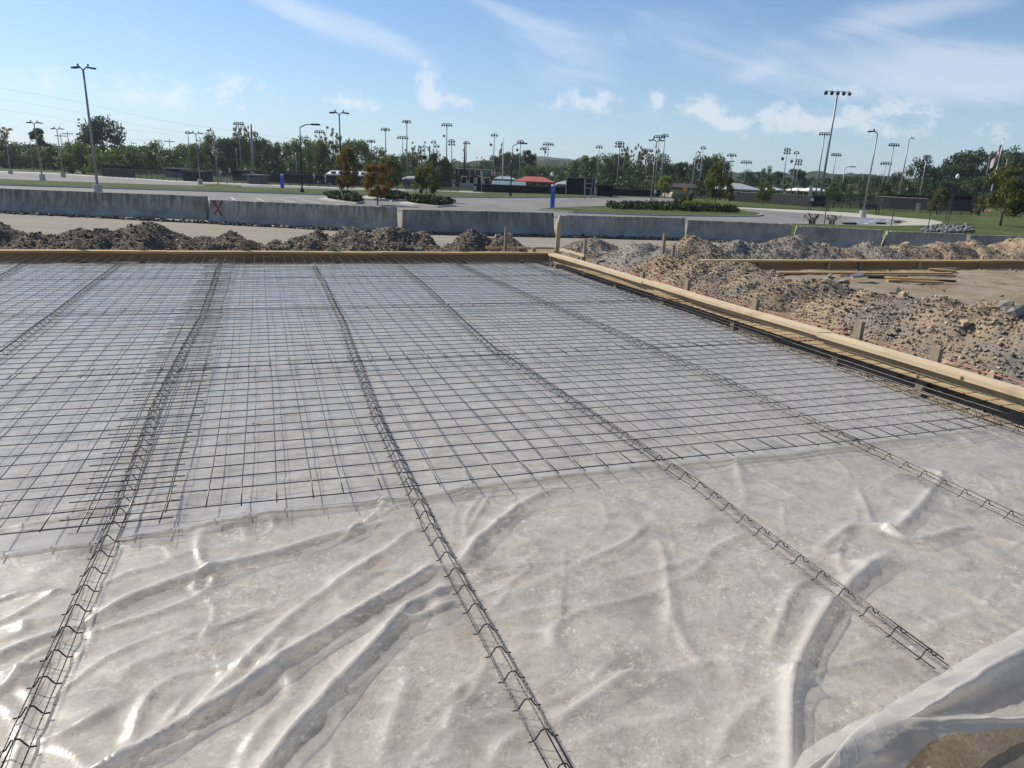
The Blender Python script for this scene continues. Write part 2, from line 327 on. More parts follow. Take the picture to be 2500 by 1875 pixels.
m_stone('riprap', [(0, (.09, .095, .10)), (.5, (.17, .175, .18)), (1, (.3, .3, .3))])

def m_asphalt():
    m, t, b, out = newmat('asphalt'); v = worldco(t, (1, .25, 1)); f = noise(t, v, .25, 6, .6)
    col = mixc(t, .4, ramp(t, f, [(.3, (.17, .162, .15)), (.7, (.255, .242, .222))]), ramp(t, noise(t, worldco(t), 6, 4, .7), [(.3, (.6, .6, .6)), (.7, (1.1, 1.1, 1.1))]), 'MULTIPLY')
    lk(t, col, b.inputs['Base Color']); b.inputs['Roughness'].default_value = .85; b.inputs['Specular IOR Level'].default_value = .25
m_asphalt()
def m_grass():
    m, t, b, out = newmat('grass'); v = worldco(t); f = noise(t, v, .22, 6, .65); g = noise(t, v, 7, 5, .75)
    col = mixc(t, .7, ramp(t, f, [(.3, (.06, .085, .025)), (.55, (.095, .122, .038)), (.75, (.15, .15, .065))]), ramp(t, g, [(.25, (.4, .4, .4)), (.7, (1.25, 1.25, 1.25))]), 'MULTIPLY')
    lk(t, col, b.inputs['Base Color']); b.inputs['Roughness'].default_value = .95; b.inputs['Specular IOR Level'].default_value = .1; bump(t, b, g, 1.0, .08)
m_grass()
def m_concrete():
    m, t, b, out = newmat('barrier_concrete'); v = worldco(t)
    vs = worldco(t, (9, 9, .6)); st = noise(t, vs, 1.0, 5, .6); f = noise(t, v, 1.3, 6, .6); g = noise(t, v, 22, 4, .65)
    col = ramp(t, f, [(.3, (.26, .24, .20)), (.5, (.39, .365, .31)), (.72, (.50, .465, .395))])
    sp = nn(t, 'ShaderNodeSeparateXYZ'); gg = nn(t, 'ShaderNodeNewGeometry'); lk(t, gg.outputs['Position'], sp.inputs[0])
    up = nn(t, 'ShaderNodeMapRange'); up.inputs[1].default_value = -.35; up.inputs[2].default_value = .35; lk(t, sp.outputs[2], up.inputs[0])
    streak = mth(t, 'MULTIPLY', up.outputs[0], ramp(t, st, [(.42, (0, 0, 0)), (.6, (.75, .75, .75))]))
    col = mixc(t, streak, col, (.12, .11, .095)); col = mixc(t, .35, col, ramp(t, g, [(.3, (.5, .5, .5)), (.7, (1.15, 1.15, 1.15))]), 'MULTIPLY')
    k = noise(t, worldco(t, (1, 1, 4)), 3.2, 6, .7, 1.2); col = mixc(t, ramp(t, k, [(.66, (0, 0, 0)), (.7, (.7, .7, .7))]), col, (.5, .49, .46))
    ob = nn(t, 'ShaderNodeObjectInfo'); col = mixc(t, 1.0, col, ramp(t, ob.outputs['Random'], [(0, (.8, .8, .8)), (1, (1.15, 1.13, 1.1))]), 'MULTIPLY')
    lk(t, col, b.inputs['Base Color']); b.inputs['Roughness'].default_value = .93; b.inputs['Specular IOR Level'].default_value = .2; bump(t, b, mth(t, 'ADD', g, k), .4, .02)
m_concrete()
def m_plastic(name, clear, rough, lift0=.012, lift1=.040, milky=.34, n_=1.42, base=(.69, .655, .59)):
    """polythene: clear where it touches the bed, milkier where it stands off it, glossy on top"""
    m, t, b, out = newmat(name); t.nodes.remove(b); v = worldco(t)
    h = mth(t, 'ADD', noise(t, v, 16, 6, .66, .2), mth(t, 'MULTIPLY', noise(t, v, 70, 3, .6), .3))
    w = mth(t, 'ABSOLUTE', mth(t, 'SUBTRACT', noise(t, worldco(t, (1, 1.7, 1), (0, 0, .6)), 2.6, 4, .55, .5), .5)); h = mth(t, 'ADD', h, mth(t, 'MULTIPLY', ramp(t, w, [(0, (1, 1, 1)), (.018, (0, 0, 0))]), .7))
    bp = nn(t, 'ShaderNodeBump'); bp.inputs['Strength'].default_value = .22; bp.inputs['Distance'].default_value = .012; lk(t, h, bp.inputs['Height'])
    df = nn(t, 'ShaderNodeBsdfDiffuse'); df.inputs[0].default_value = (*base, 1); tl = nn(t, 'ShaderNodeBsdfTranslucent'); tl.inputs[0].default_value = (.76, .72, .65, 1)
    for q in (df, tl): lk(t, bp.outputs[0], q.inputs['Normal'])
    mx = nn(t, 'ShaderNodeMixShader'); mx.inputs[0].default_value = .3; lk(t, df.outputs[0], mx.inputs[1]); lk(t, tl.outputs[0], mx.inputs[2])
    tr = nn(t, 'ShaderNodeBsdfTransparent'); tr.inputs[0].default_value = (.97, .965, .955, 1)
    g = nn(t, 'ShaderNodeNewGeometry'); sp = nn(t, 'ShaderNodeSeparateXYZ'); lk(t, g.outputs['Position'], sp.inputs[0])
    mr = nn(t, 'ShaderNodeMapRange', interpolation_type='SMOOTHSTEP'); mr.inputs[1].default_value = lift0; mr.inputs[2].default_value = lift1; mr.inputs[3].default_value = clear; mr.inputs[4].default_value = milky; lk(t, sp.outputs[2], mr.inputs[0])
    var = mth(t, 'MULTIPLY', mth(t, 'SUBTRACT', noise(t, v, 4.0, 7, .65, .6), .5), .7); fac = mth(t, 'SUBTRACT', mr.outputs[0], var, clamp=True)
    m2 = nn(t, 'ShaderNodeMixShader'); lk(t, fac, m2.inputs[0]); lk(t, mx.outputs[0], m2.inputs[1]); lk(t, tr.outputs[0], m2.inputs[2])
    gl_ = nn(t, 'ShaderNodeBsdfGlossy'); gl_.inputs['Roughness'].default_value = rough; bg2 = nn(t, 'ShaderNodeBump'); bg2.inputs['Strength'].default_value = .3; bg2.inputs['Distance'].default_value = .012; lk(t, noise(t, v, 9, 4, .5, .4), bg2.inputs['Height']); lk(t, bg2.outputs[0], gl_.inputs['Normal'])
    fr = nn(t, 'ShaderNodeFresnel'); ior = mth(t, 'ADD', n_, mth(t, 'MULTIPLY', g.outputs['Backfacing'], 1 / n_ - n_)); lk(t, ior, fr.inputs['IOR'])   # the same film from either side
    m3 = nn(t, 'ShaderNodeMixShader'); lk(t, fr.outputs[0], m3.inputs[0]); lk(t, m2.outputs[0], m3.inputs[1]); lk(t, gl_.outputs[0], m3.inputs[2]); lk(t, m3.outputs[0], out.inputs[0])
m_plastic('poly_film', .68, .36, .010, .038, .36); m_plastic('poly_film_far', .56, .2, .014, .04, .36, 1.5, (.72, .69, .635)); m_plastic('poly_film_fold', .46, .35, .05, .16, .3)
def m_leaf(name, stops, trans=.35):
    m, t, b, out = newmat(name); g = nn(t, 'ShaderNodeNewGeometry'); oi = nn(t, 'ShaderNodeObjectInfo')
    f = mth(t, 'ADD', mth(t, 'MULTIPLY', g.outputs['Random Per Island'], .75), mth(t, 'MULTIPLY', oi.outputs['Random'], .25)); col = ramp(t, f, stops)
    lk(t, col, b.inputs['Base Color']); b.inputs['Roughness'].default_value = .6; b.inputs['Specular IOR Level'].default_value = .25
    tl = nn(t, 'ShaderNodeBsdfTranslucent'); lk(t, mixc(t, 1.0, col, (1.3, 1.35, .8), 'MULTIPLY'), tl.inputs[0]); mx = nn(t, 'ShaderNodeMixShader'); mx.inputs[0].default_value = trans
    lk(t, b.outputs[0], mx.inputs[1]); lk(t, tl.outputs[0], mx.inputs[2]); lk(t, mx.outputs[0], out.inputs[0])
m_leaf('leaf_green', [(0, (0.044, 0.085, 0.026)), (.5, (0.081, 0.133, 0.037)), (1, (0.151, 0.202, 0.055))], .25)
m_leaf('leaf_dark', [(0, (0.029, 0.056, 0.023)), (.6, (0.056, 0.091, 0.035)), (1, (0.094, 0.129, 0.046))], .2)
m_leaf('leaf_bright', [(0, (0.055, 0.094, 0.020)), (.5, (0.094, 0.143, 0.028)), (1, (0.154, 0.198, 0.044))])
m_leaf('leaf_olive', [(0, (0.062, 0.068, 0.020)), (.5, (0.118, 0.124, 0.035)), (1, (0.206, 0.193, 0.051))])
m_leaf('leaf_orange', [(0, (0.107, 0.055, 0.014)), (.4, (0.197, 0.095, 0.022)), (.75, (0.164, 0.120, 0.030)), (1, (0.082, 0.110, 0.036))])
m_leaf('leaf_autumn', [(0, (.05, .05, .016)), (.4, (.09, .085, .024)), (.7, (.17, .10, .025)), (1, (.24, .12, .03))])
m_leaf('leaf_red', [(0, (.05, .028, .018)), (.5, (.08, .05, .025)), (1, (.09, .08, .03))])
m_leaf('leaf_juniper', [(0, (0.018, 0.034, 0.017)), (.6, (0.036, 0.060, 0.026)), (1, (0.065, 0.091, 0.036))], .15)
m_leaf('leaf_yellow', [(0, (.10, .13, .025)), (.5, (.17, .19, .035)), (1, (.26, .25, .05))])
def m_mesh():
    m, t, b, out = newmat('chain_link'); b.inputs['Base Color'].default_value = (.03, .03, .032, 1); b.inputs['Roughness'].default_value = .5
    tr = nn(t, 'ShaderNodeBsdfTransparent'); mx = nn(t, 'ShaderNodeMixShader'); mx.inputs[0].default_value = .72
    lk(t, b.outputs[0], mx.inputs[1]); lk(t, tr.outputs[0], mx.inputs[2]); lk(t, mx.outputs[0], out.inputs[0])
m_mesh()
def m_hill(name, stops):
    m, t, b, out = newmat(name); v = worldco(t); lk(t, ramp(t, noise(t, v, .06, 6, .7), stops), b.inputs['Base Color']); b.inputs['Roughness'].default_value = 1; b.inputs['Specular IOR Level'].default_value = 0
    bump(t, b, noise(t, v, .12, 4), 1.0, 6.0)
m_hill('hill_forest', [(.3, (.022, .036, .018)), (.7, (.055, .075, .03))])
# ------------------------------------------------------------------ terrain
RIGHT_EDGE = ([-3, 1.5, 3.1, 3.8, 4.2, 4.7, 6.4, 8, 10, 12.6], [4.75, 4.80, 4.81, 4.78, 4.82, 4.87, 4.91, 4.99, 4.99, 4.92])
NEAR_EDGE = ([-9, 1.10, 1.22, 1.42, 1.75, 2.10, 2.45, 3.5, 5.5], [-3, -.2, .80, 1.16, 1.26, 1.33, 1.40, 1.62, 2.0])
def terrain(x, y):
    x = np.asarray(x, float); y = np.asarray(y, float); u = x * U3[0] + y * U3[1]; v = x * V3[0] + y * V3[1]
    road = ZLOT - .012 * np.clip(x, -26, 26) * (1 - sstep(31, 42, y)) * sstep(8, 20, y)
    p = 1 - sstep(13.9, 18.5, v); z = p * (-.03) + (1 - p) * road
    tr = sstep(.0, .13, u - np.interp(v, *RIGHT_EDGE)) * (1 - sstep(5.29, 5.41, u)) * (1 - sstep(13.05, 13.16, v))
    tf = sstep(12.55, 12.7, v) * (1 - sstep(13.05, 13.16, v)) * (1 - sstep(5.29, 5.41, u))
    t2 = sstep(11.5, 11.75, v) * (1 - sstep(12.1, 12.35, v)) * sstep(7.4, 7.8, u)
    return z - .30 * np.maximum(np.maximum(tr, tf), t2 * .5)
def sheet(name, us, vs, zf, mat, kind, keep=None, frame='uv', smooth=True):
    gu, gv = np.meshgrid(us, vs); gu = gu.ravel(); gv = gv.ravel()
    if frame == 'uv': x = gu * U3[0] + gv * V3[0]; y = gu * U3[1] + gv * V3[1]
    else: x, y = gu, gv
    z = zf(gu, gv, x, y); f = grid(len(us), len(vs))
    if keep is not None:
        k = keep(gu, gv); f = f[k[f].all(1)]; used = np.zeros(len(x), bool); used[f.ravel()] = True; idx = np.cumsum(used) - 1; f = idx[f]; x, y, z = x[used], y[used], z[used]
    o = bpy.data.objects.new(name, mesh_np(name, np.stack([x, y, z], 1), f, MAT[mat] if mat else None, smooth)); link(o)
    if kind: o['kind'] = kind
    return o
def site_z(u, v, x, y):
    rough = fbm(u * 1.1, v * 1.1, 2, 4) * .05 + fbm(u * 6, v * 6, 4, 3) * .022
    inside = (u < np.interp(v, *RIGHT_EDGE)) & (v < 12.6); rough = np.where(inside, rough * .25 - .012, rough)
    road = sstep(15, 19, v); return terrain(x, y) + rough * (1 - road * .8) + .012 * road
site = sheet('site_soil_ground', np.arange(-14, 24.01, .085), np.arange(-3, 20.01, .085), site_z, 'site_soil', 'structure')
sheet('gravel_bed', np.arange(-11, 5.0, .05), np.arange(-2, 12.65, .05), lambda u, v, x, y: fbm(u * 7, v * 7, 9, 3) * .012 - .0145, 'bed_gravel', 'structure', lambda u, v: (u < np.interp(v, *RIGHT_EDGE) + .02) & (v > np.interp(u, *NEAR_EDGE) + .03))
gx = np.concatenate([np.array([-6000, -3000, -1200, -500, -250, -120]), np.arange(-80, 80.1, 2.0), np.array([120, 250, 500, 1200, 3000, 6000])])
gy = np.concatenate([np.array([-1500, -300, -80]), np.arange(-30, 60.1, 2.0), np.array([90, 150, 300, 600, 1200, 3000, 6000])])
def ground_z(u, v, x, y):
    uu = x * U3[0] + y * U3[1]; vv = x * V3[0] + y * V3[1]; ins = (uu > -12) & (uu < 22) & (vv > -1) & (vv < 18)
    return terrain(x, y) - .7 * ins - .03 + fbm(x * .3, y * .3, 6, 3) * .03 * (np.abs(y) < 45)
sheet('ground', gx, gy, ground_z, 'road_gravel', 'structure', frame='xy')

# ------------------------------------------------------------------ plastic film
SUPPORT_U = {'A': -.68, 'B': .66, 'C': 2.03, 'D': 3.35, 'E': 4.66, 'L': -2.07, 'M': -3.3}
FOLDS = [  # sight-line points, height, half width
 ([(-150, 1660), (0, 1607), (160, 1545), (220, 1520), (350, 1455), (500, 1405), (685, 1355), (864, 1300), (960, 1275)], .034, .030),
 ([(-60, 1730), (0, 1692), (60, 1640), (130, 1612), (230, 1590)], .022, .03),
 ([(200, 1930), (285, 1875), (400, 1810), (595, 1692), (766, 1574), (1000, 1432), (1050, 1398), (1110, 1385), (1193, 1306), (1300, 1222), (1390, 1190)], .042, .032),
 ([(610, 1940), (660, 1875), (740, 1780), (847, 1660), (930, 1570), (1000, 1495), (1080, 1452), (1180, 1400)], .042, .034),
 ([(480, 1740), (522, 1708), (664, 1558), (746, 1485), (929, 1363), (1000, 1310), (1080, 1280)], .024, .026),
 ([(1560, 1650), (1500, 1676), (1400, 1740), (1347, 1770), (1245, 1810), (1190, 1880)], .03, .032),
 ([(1915, 1960), (1924, 1875), (1929, 1707), (1947, 1637), (1999, 1530), (2073, 1436), (2157, 1371), (2195, 1375)], .046, .036),
 ([(1890, 1570), (1900, 1539), (1924, 1473), (1957, 1431), (2027, 1403)], .026, .024),
 ([(2180, 1305), (2200, 1287), (2237, 1249), (2284, 1189), (2300, 1150)], .03, .032), ([(2150, 1300), (2167, 1305), (2228, 1329), (2344, 1301), (2370, 1295)], .034, .028),
 ([(2000, 1345), (2022, 1329), (2083, 1291), (2148, 1296), (2180, 1310)], .024, .028), ([(2424, 1320), (2500, 1343), (2600, 1370)], .026, .03),
 ([(1350, 1600), (1347, 1545), (1360, 1464), (1350, 1400)], .012, .03), ([(1798, 1120), (1800, 1150), (1817, 1217), (1790, 1260)], .013, .03), ([(1600, 1320), (1616, 1356), (1639, 1503), (1673, 1582), (1720, 1640)], .02, .026),
 ([(1690, 1740), (1790, 1712), (1891, 1681), (1961, 1658), (2139, 1614), (2300, 1590), (2500, 1530)], .013, .008),
 ([(930, 1875), (960, 1770), (985, 1700), (1000, 1640)], .018, .034), ([(1500, 1420), (1640, 1390), (1780, 1330), (1840, 1300)], .016, .03), ([(1180, 1270), (1290, 1330), (1330, 1370)], .012, .025),
 ([(0, 1460), (200, 1440), (330, 1400), (420, 1380)], .014, .02), ([(0, 1540), (180, 1500), (260, 1480)], .014, .022), ([(-100, 1320), (60, 1290), (180, 1270), (330, 1230)], .014, .02),
 ([(1100, 1560), (1180, 1530), (1290, 1500), (1500, 1480)], .010, .03), ([(1330, 1875), (1460, 1800), (1640, 1760), (1730, 1700)], .014, .04), ([(2380, 1500), (2300, 1520), (2230, 1560)], .014, .025), ([(2090, 1190), (2110, 1240), (2130, 1290)], .016, .022), ([(1440, 1210), (1560, 1240), (1640, 1300)], .012, .03),
 ([(1750, 1875), (1780, 1790), (1850, 1720), (1900, 1690)], .016, .03), ([(300, 1640), (420, 1600), (520, 1585)], .01, .03), ([(30, 1830), (160, 1790), (300, 1720)], .014, .03),
 ([(480, 1110), (580, 1060), (690, 1020), (760, 1010)], .012, .03), ([(180, 1250), (330, 1190), (480, 1160)], .012, .025), ([(800, 1000), (930, 960), (1010, 920)], .012, .03), ([(700, 1180), (820, 1120), (900, 1090)], .012, .03),
 ([(100, 1000), (330, 985), (500, 960)], .010, .03), ([(0, 1090), (250, 1080), (400, 1050)], .010, .03)]
_segs = []; _rf = random.Random(19)
for k in range(130):                                            # finer creases, mostly pulled from lower left to upper right
    cu, cv = _rf.uniform(-1.3, 4.3), _rf.uniform(1.2, 3.1) if k < 100 else _rf.uniform(3.2, 7.5); ang = _rf.gauss(.55, .45) if cu < 1.2 else _rf.uniform(0, 3.14); L_ = _rf.uniform(.18, .6); n_ = 5; q = []; bend = _rf.uniform(-.5, .5)
    for i in range(n_ + 1): s_ = (i / n_ - .5) * L_; aa = ang + bend * s_ * 2; q.append((cu + math.cos(aa) * s_, cv + math.sin(aa) * s_))
    _segs.append((np.array(q), _rf.uniform(.006, .014), _rf.uniform(.009, .018)))
for pts, h, w in FOLDS:
    q = [np.array(hit_uv(*p)) for p in pts]; fine = []
    for i in range(len(q) - 1):                               # Catmull-Rom through the points
        p0, p1, p2, p3 = q[max(i - 1, 0)], q[i], q[i + 1], q[min(i + 2, len(q) - 1)]
        for k in range(6):
            t = k / 6; fine.append(.5 * ((2 * p1) + (p2 - p0) * t + (2 * p0 - 5 * p1 + 4 * p2 - p3) * t * t + (3 * p1 - p0 - 3 * p2 + p3) * t ** 3))
    fine.append(q[-1]); _segs.append((np.array(fine), h, w))
def film_z(u, v, folds=True):
    z = .004 + .0055 * np.abs(fbm(u * 1.6 + v * .5, v * 2.6, 21, 3)) * 2 + fbm(u * 9, v * 9, 33, 3) * .0035
    wr = fbm(u * .9 + fbm(u * 1.5, v * 1.5, 3, 2) * 1.2, v * .9, 41, 3); z = z + .010 * np.exp(-(wr / .035) ** 2)
    wr2 = fbm(u * 2.3 + fbm(u * 2.5, v * 2.5, 7, 2), v * 1.5, 47, 3); z = z + .006 * np.exp(-(wr2 / .04) ** 2)
    if folds:
        for line, h, w in _segs:
            lo = line.min(0) - 4 * w; hi = line.max(0) + 4 * w; m = (u > lo[0]) & (u < hi[0]) & (v > lo[1]) & (v < hi[1])
            if not m.any(): continue
            uu, vv = u[m], v[m]; best = np.full(uu.shape, 9.0); tt = np.zeros(uu.shape); L = len(line) - 1; sd = np.zeros(uu.shape)
            for i in range(L):
                a, b = line[i], line[i + 1]; d = b - a; t = np.clip(((uu - a[0]) * d[0] + (vv - a[1]) * d[1]) / (d @ d + 1e-9), 0, 1)
                ex = uu - a[0] - t * d[0]; ey = vv - a[1] - t * d[1]; r = np.hypot(ex, ey); k = r < best; best[k] = r[k]; tt[k] = (i + t[k]) / L; sd[k] = np.sign(d[0] * ey - d[1] * ex)[k]
            ww = .82 * w * (1 + .22 * fbm(tt * 7, np.full(tt.shape, h * 77), 5, 2)) * np.where(sd > 0, 1.25, .8)
            hh = h * np.sqrt(np.clip(np.sin(np.pi * np.clip(tt, .02, .98)), 0, 1)) * (1 + .3 * fbm(tt * 5, np.full(tt.shape, w * 91), 8, 2))
            z[m] = z[m] + 1.05 * hh * np.exp(-(best / ww) ** 1.55)
    near = np.full(np.shape(u), 9.0)
    for s in SUPPORT_U.values(): near = np.minimum(near, np.abs(u - s))
    return z * (1 - .6 * np.exp(-(near / .07) ** 2))
near_sheet = thing('plastic_sheet', (0.5, 1.5, 0), 'clear wrinkled plastic film lying bare in the foreground, edge folded up at lower right', 'plastic sheet')
def film(name, us, vs, zf, keep, mat, parent):
    o = sheet(name, us, vs, zf, mat, None, keep); o.parent = parent; o.location = tuple(-ORG[parent]); ORG[o] = np.zeros(3); return o
film('film', np.arange(-3.2, 4.95, .0125), np.arange(-.6, 3.3, .0125), lambda u, v, x, y: film_z(u, v) - .002,
     lambda u, v: (v > np.interp(u, *NEAR_EDGE) - .02) & (u < np.interp(v, *RIGHT_EDGE) + fbm(v * 3, u * 0, 3, 3) * .06), 'poly_film', near_sheet)
# far film, its front hem overlapping the near one
far_sheet = thing('plastic_sheet', (0, 8, 0), 'clear plastic film stretched under the rebar mats as far as the back form', 'plastic sheet')
FRONT = ([-9, -1.05, -.65, -.09, .64, 1.13, 1.95, 2.86, 3.6, 5.2], [2.96, 2.98, 3.0, 3.10, 3.12, 3.17, 3.19, 3.15, 3.2, 3.24])
def far_z(u, v, x, y):
    fe = np.interp(u, *FRONT); d = v - fe; hem = .009 * np.exp(-((d - .022) / .016) ** 2) * (1 + .5 * fbm(u * 2.2, u * 0, 13, 3))
    edge = np.interp(v, *RIGHT_EDGE) - u; drop = -.05 * (1 - sstep(-.02, .12, edge)) - .04 * sstep(12.45, 12.6, v)
    sup = np.full(np.shape(u), 9.0)
    for s in SUPPORT_U.values(): sup = np.minimum(sup, np.abs(u - s))
    return film_z(u, v) * .85 + .004 + hem * (1 - .7 * np.exp(-(sup / .08) ** 2)) + drop
film('film', np.arange(-10, 5.12, .03), np.concatenate([np.arange(2.9, 3.4, .0125), np.arange(3.4, 12.6, .03)]), far_z,
     lambda u, v: (v > np.interp(u, *FRONT)) & (u < np.interp(v, *RIGHT_EDGE) + fbm(v * 2, u * 0, 23, 3) * .1), 'poly_film_far', far_sheet)
# the lifted, doubled-back edge of the near film
def zz(x, y): return 1700 + x * 800 / 1713, 1100 + y * 800 / 1713
rows = [  # (pixel in the lower-right crop, level) along the fold, from back to free edge
 [((-60, 2250), .012), ((300, 1800), .012), ((640, 1520), .012), ((900, 1380), .012), ((1250, 1180), .012), ((1800, 880), .012), ((2400, 560), .012)],
 [((-20, 2250), .05), ((380, 1800), .05), ((740, 1530), .05), ((1020, 1385), .06), ((1380, 1180), .07), ((1800, 960), .08), ((2400, 640), .08)],
 [((40, 2250), .075), ((430, 1800), .08), ((800, 1520), .09), ((1100, 1392), .105), ((1400, 1215), .12), ((1760, 1012), .12), ((2400, 700), .12)],
 [((100, 2250), .05), ((490, 1800), .06), ((840, 1490), .09), ((1130, 1398), .085), ((1440, 1300), .07), ((1760, 1190), .06), ((2400, 900), .06)],
 [((150, 2250), .05), ((540, 1800), .06), ((865, 1440), .10), ((1150, 1402), .09), ((1440, 1372), .06), ((1760, 1350), .05), ((2400, 1250), .05)],
 [((200, 2250), .06), ((580, 1800), .075), ((885, 1405), .125), ((1170, 1398), .125), ((1450, 1393), .12), ((1760, 1388), .115), ((2400, 1360), .11)],
 [((320, 2250), .05), ((700, 1790), .06), ((960, 1490), .105), ((1200, 1450), .11), ((1460, 1428), .11), ((1760, 1416), .10), ((2400, 1380), .10)],
 [((460, 2250), .02), ((960, 1800), .04), ((1150, 1590), .055), ((1270, 1500), .09), ((1470, 1473), .095), ((1760, 1444), .09), ((2400, 1400), .09)]]
R = np.array([[hit(*zz(*p), z) for p, z in row] for row in rows])
def cr(A, n):                                                   # Catmull-Rom resample along axis 0
    m = len(A); out = []
    for s in np.linspace(0, m - 1 - 1e-6, n):
        i = int(s); t = s - i; p0, p1, p2, p3 = A[max(i - 1, 0)], A[i], A[i + 1], A[min(i + 2, m - 1)]
        out.append(.5 * ((2 * p1) + (p2 - p0) * t + (2 * p0 - 5 * p1 + 4 * p2 - p3) * t * t + (3 * p1 - p0 - 3 * p2 + p3) * t ** 3))
    return np.array(out)
Gf = np.swapaxes(cr(np.swapaxes(cr(R, 60), 0, 1), 120), 0, 1)
nz = fbm(Gf[..., 0] * 9, Gf[..., 1] * 9 + Gf[..., 2] * 14, 51, 3); Gf[..., 2] += nz * .014; Gf[..., 0] += fbm(Gf[..., 0] * 5, Gf[..., 1] * 5, 57, 2) * .014
fo = bpy.data.objects.new('folded_edge', mesh_np('folded_edge', Gf.reshape(-1, 3) - ORG[near_sheet], grid(120, 60)[:, ::-1], MAT['poly_film_fold'], True)); link(fo, near_sheet); ORG[fo] = ORG[near_sheet]

# ------------------------------------------------------------------ bar supports (three wires and arched legs)
LEN = 1.524; STEP = .127; HT = .037; HALF = .031; WR = .0021
def leg_mesh():
    m = MB(); pts = [(-HALF - .014, 0, .004), (-HALF, 0, .004), (-.026, 0, .008), (-.017, 0, .022), (-.010, 0, .034), (0, 0, HT - .001), (.010, 0, .034), (.017, 0, .022), (.026, 0, .008), (HALF, 0, .004), (HALF + .014, 0, .004)]
    m.tube(pts, .0024, 5); return m.mesh('leg', MAT['support_wire'], smooth=True)
LEG = leg_mesh()
def wire_mesh(x, z, r, seed, mat):
    rr = random.Random(seed); m = MB(); m.tube([(x + rr.uniform(-.0015, .0015), LEN * k / 6, z + rr.uniform(-.001, .001)) for k in range(7)], r, 6); return m.mesh('wire', MAT[mat], smooth=True)
def wires(mat): return [wire_mesh(0, HT + .004, .0025, 1, mat), wire_mesh(-HALF, .0075, WR, 2, mat), wire_mesh(HALF, .0075, WR, 3, mat)]
WIRES = wires('support_wire'); RUSTY = wires('rusty_wire')
def support(u, v, du, label, n_leg=12, ws=WIRES):
    fz = float(film_z(np.array([u]), np.array([v + .7]))[0]); p = P(u, v, max(.012, fz) + .002); ang = YAW - math.atan2(du, LEN)
    t = thing('bar_support', p, label, 'bar support', 'wire bar supports in rows on the film', ang)
    for nm, me in zip(('top_wire', 'bottom_wire', 'bottom_wire'), ws): link(bpy.data.objects.new(nm, me), t)
    for k in range(n_leg): o = link(bpy.data.objects.new('leg', LEG), t); o.location = (0, .06 + k * STEP, 0)
    return t
LINES = [('M', 'leftmost', -3.12, 8.1, 3, [-3.12, -3.2, -3.3, -3.42]), ('L', 'second', -2.02, 4.75, 5, [-2.0, -2.02, -2.04, -2.07, -2.10, -2.13]),
         ('A', 'third', -.68, 1.67, 7, [-.69, -.672, -.714, -.69, -.65, -.665, -.68, -.69]), ('B', 'fourth', .66, 1.31, 7, [.672, .625, .617, .665, .72, .73, .745, .745]),
         ('C', 'fifth', 2.03, 1.41, 7, [2.037, 2.056, 1.99, 1.913, 1.98, 2.06, 2.11, 2.138]), ('D', 'sixth', 3.35, 1.62, 7, [3.37, 3.40, 3.42, 3.39, 3.34, 3.28, 3.22, 3.2]), ('E', 'rightmost', 4.66, 1.55, 7, [4.64, 4.69, 4.72, 4.75, 4.75, 4.68, 4.55, 4.42])]
for key, word, u0, v0, n, us in LINES:
    for i in range(n):
        v = v0 + i * (LEN - (.03 if key == 'A' and i == 0 else 0)); j = (random.random() - .5) * .03
        rusty = key == 'C' and i == 0
        lab = f'{"partly rusted " if rusty else "dark "}wire bar support, {nth(i + 1)} section from the front in the {word} row' if word in ('leftmost', 'rightmost') else f'{"partly rusted " if rusty else "dark "}wire bar support, {nth(i + 1)} section from the front in the {word} row from left'
        support(us[i] + j * .4, v, us[i + 1] - us[i], lab, ws=RUSTY if rusty else WIRES)

# ------------------------------------------------------------------ rebar mats
SP = .1524
def bar_mesh(length, axis, seed, r=.0028):
    rr = random.Random(seed); m = MB(); n = 10; ph = rr.uniform(0, 6)
    pts = []
    for k in range(n + 1):
        s = length * k / n; w = .006 * math.sin(ph + s * 1.3) + rr.uniform(-.002, .002); dz = .004 * math.sin(ph * 2 + s * 1.9) + rr.uniform(-.0015, .0015)
        pts.append((s, w, dz) if axis == 'u' else (w, s, dz))
    m.tube(pts, r, 6); return m.mesh('bar', MAT['rebar_steel'], smooth=True)
LU = 6.07; LV = 2.66
CROSS = [bar_mesh(LU, 'u', s) for s in range(5)]; LONG = [bar_mesh(LV, 'v', 20 + s) for s in range(5)]
def mat_of_bars(u0, v0, nlong, ncross, zoff, label, skew=0.0):
    p = P(u0, v0, .058 + zoff); t = thing('rebar_mat', p, label, 'rebar mat', 'rebar mats laid over the film', YAW + skew)
    for k in range(ncross):
        o = link(bpy.data.objects.new('cross_bar', CROSS[(k * 3 + int(v0)) % 5]), t); o.location = (random.uniform(-.02, .03), .06 + k * SP + random.uniform(-.012, .012), 0); o.rotation_euler = (0, 0, random.gauss(0, .0012))
    for k in range(nlong):
        o = link(bpy.data.objects.new('long_bar', LONG[(k * 2 + int(u0)) % 5]), t); o.location = (.10 + k * SP + random.uniform(-.012, .012), random.uniform(-.02, .02), .0125); o.rotation_euler = (0, 0, random.gauss(0, .003))
    return t
ROWS = [(3.11, 0.0, 'front'), (5.50, .012, 'second'), (7.92, 0.0, 'third'), (10.33, .012, 'rearmost')]
for v0, z0, word in ROWS:
    mat_of_bars(-6.52, v0 - .06, 40, 17, z0 + .004, f'dark rebar mat left of the doubled bars, {word} of its column', -.004)
    mat_of_bars(-.87, v0, 40, 17, z0, f'dark rebar mat between the doubled bars and the right trench, {word} of its column', .004)
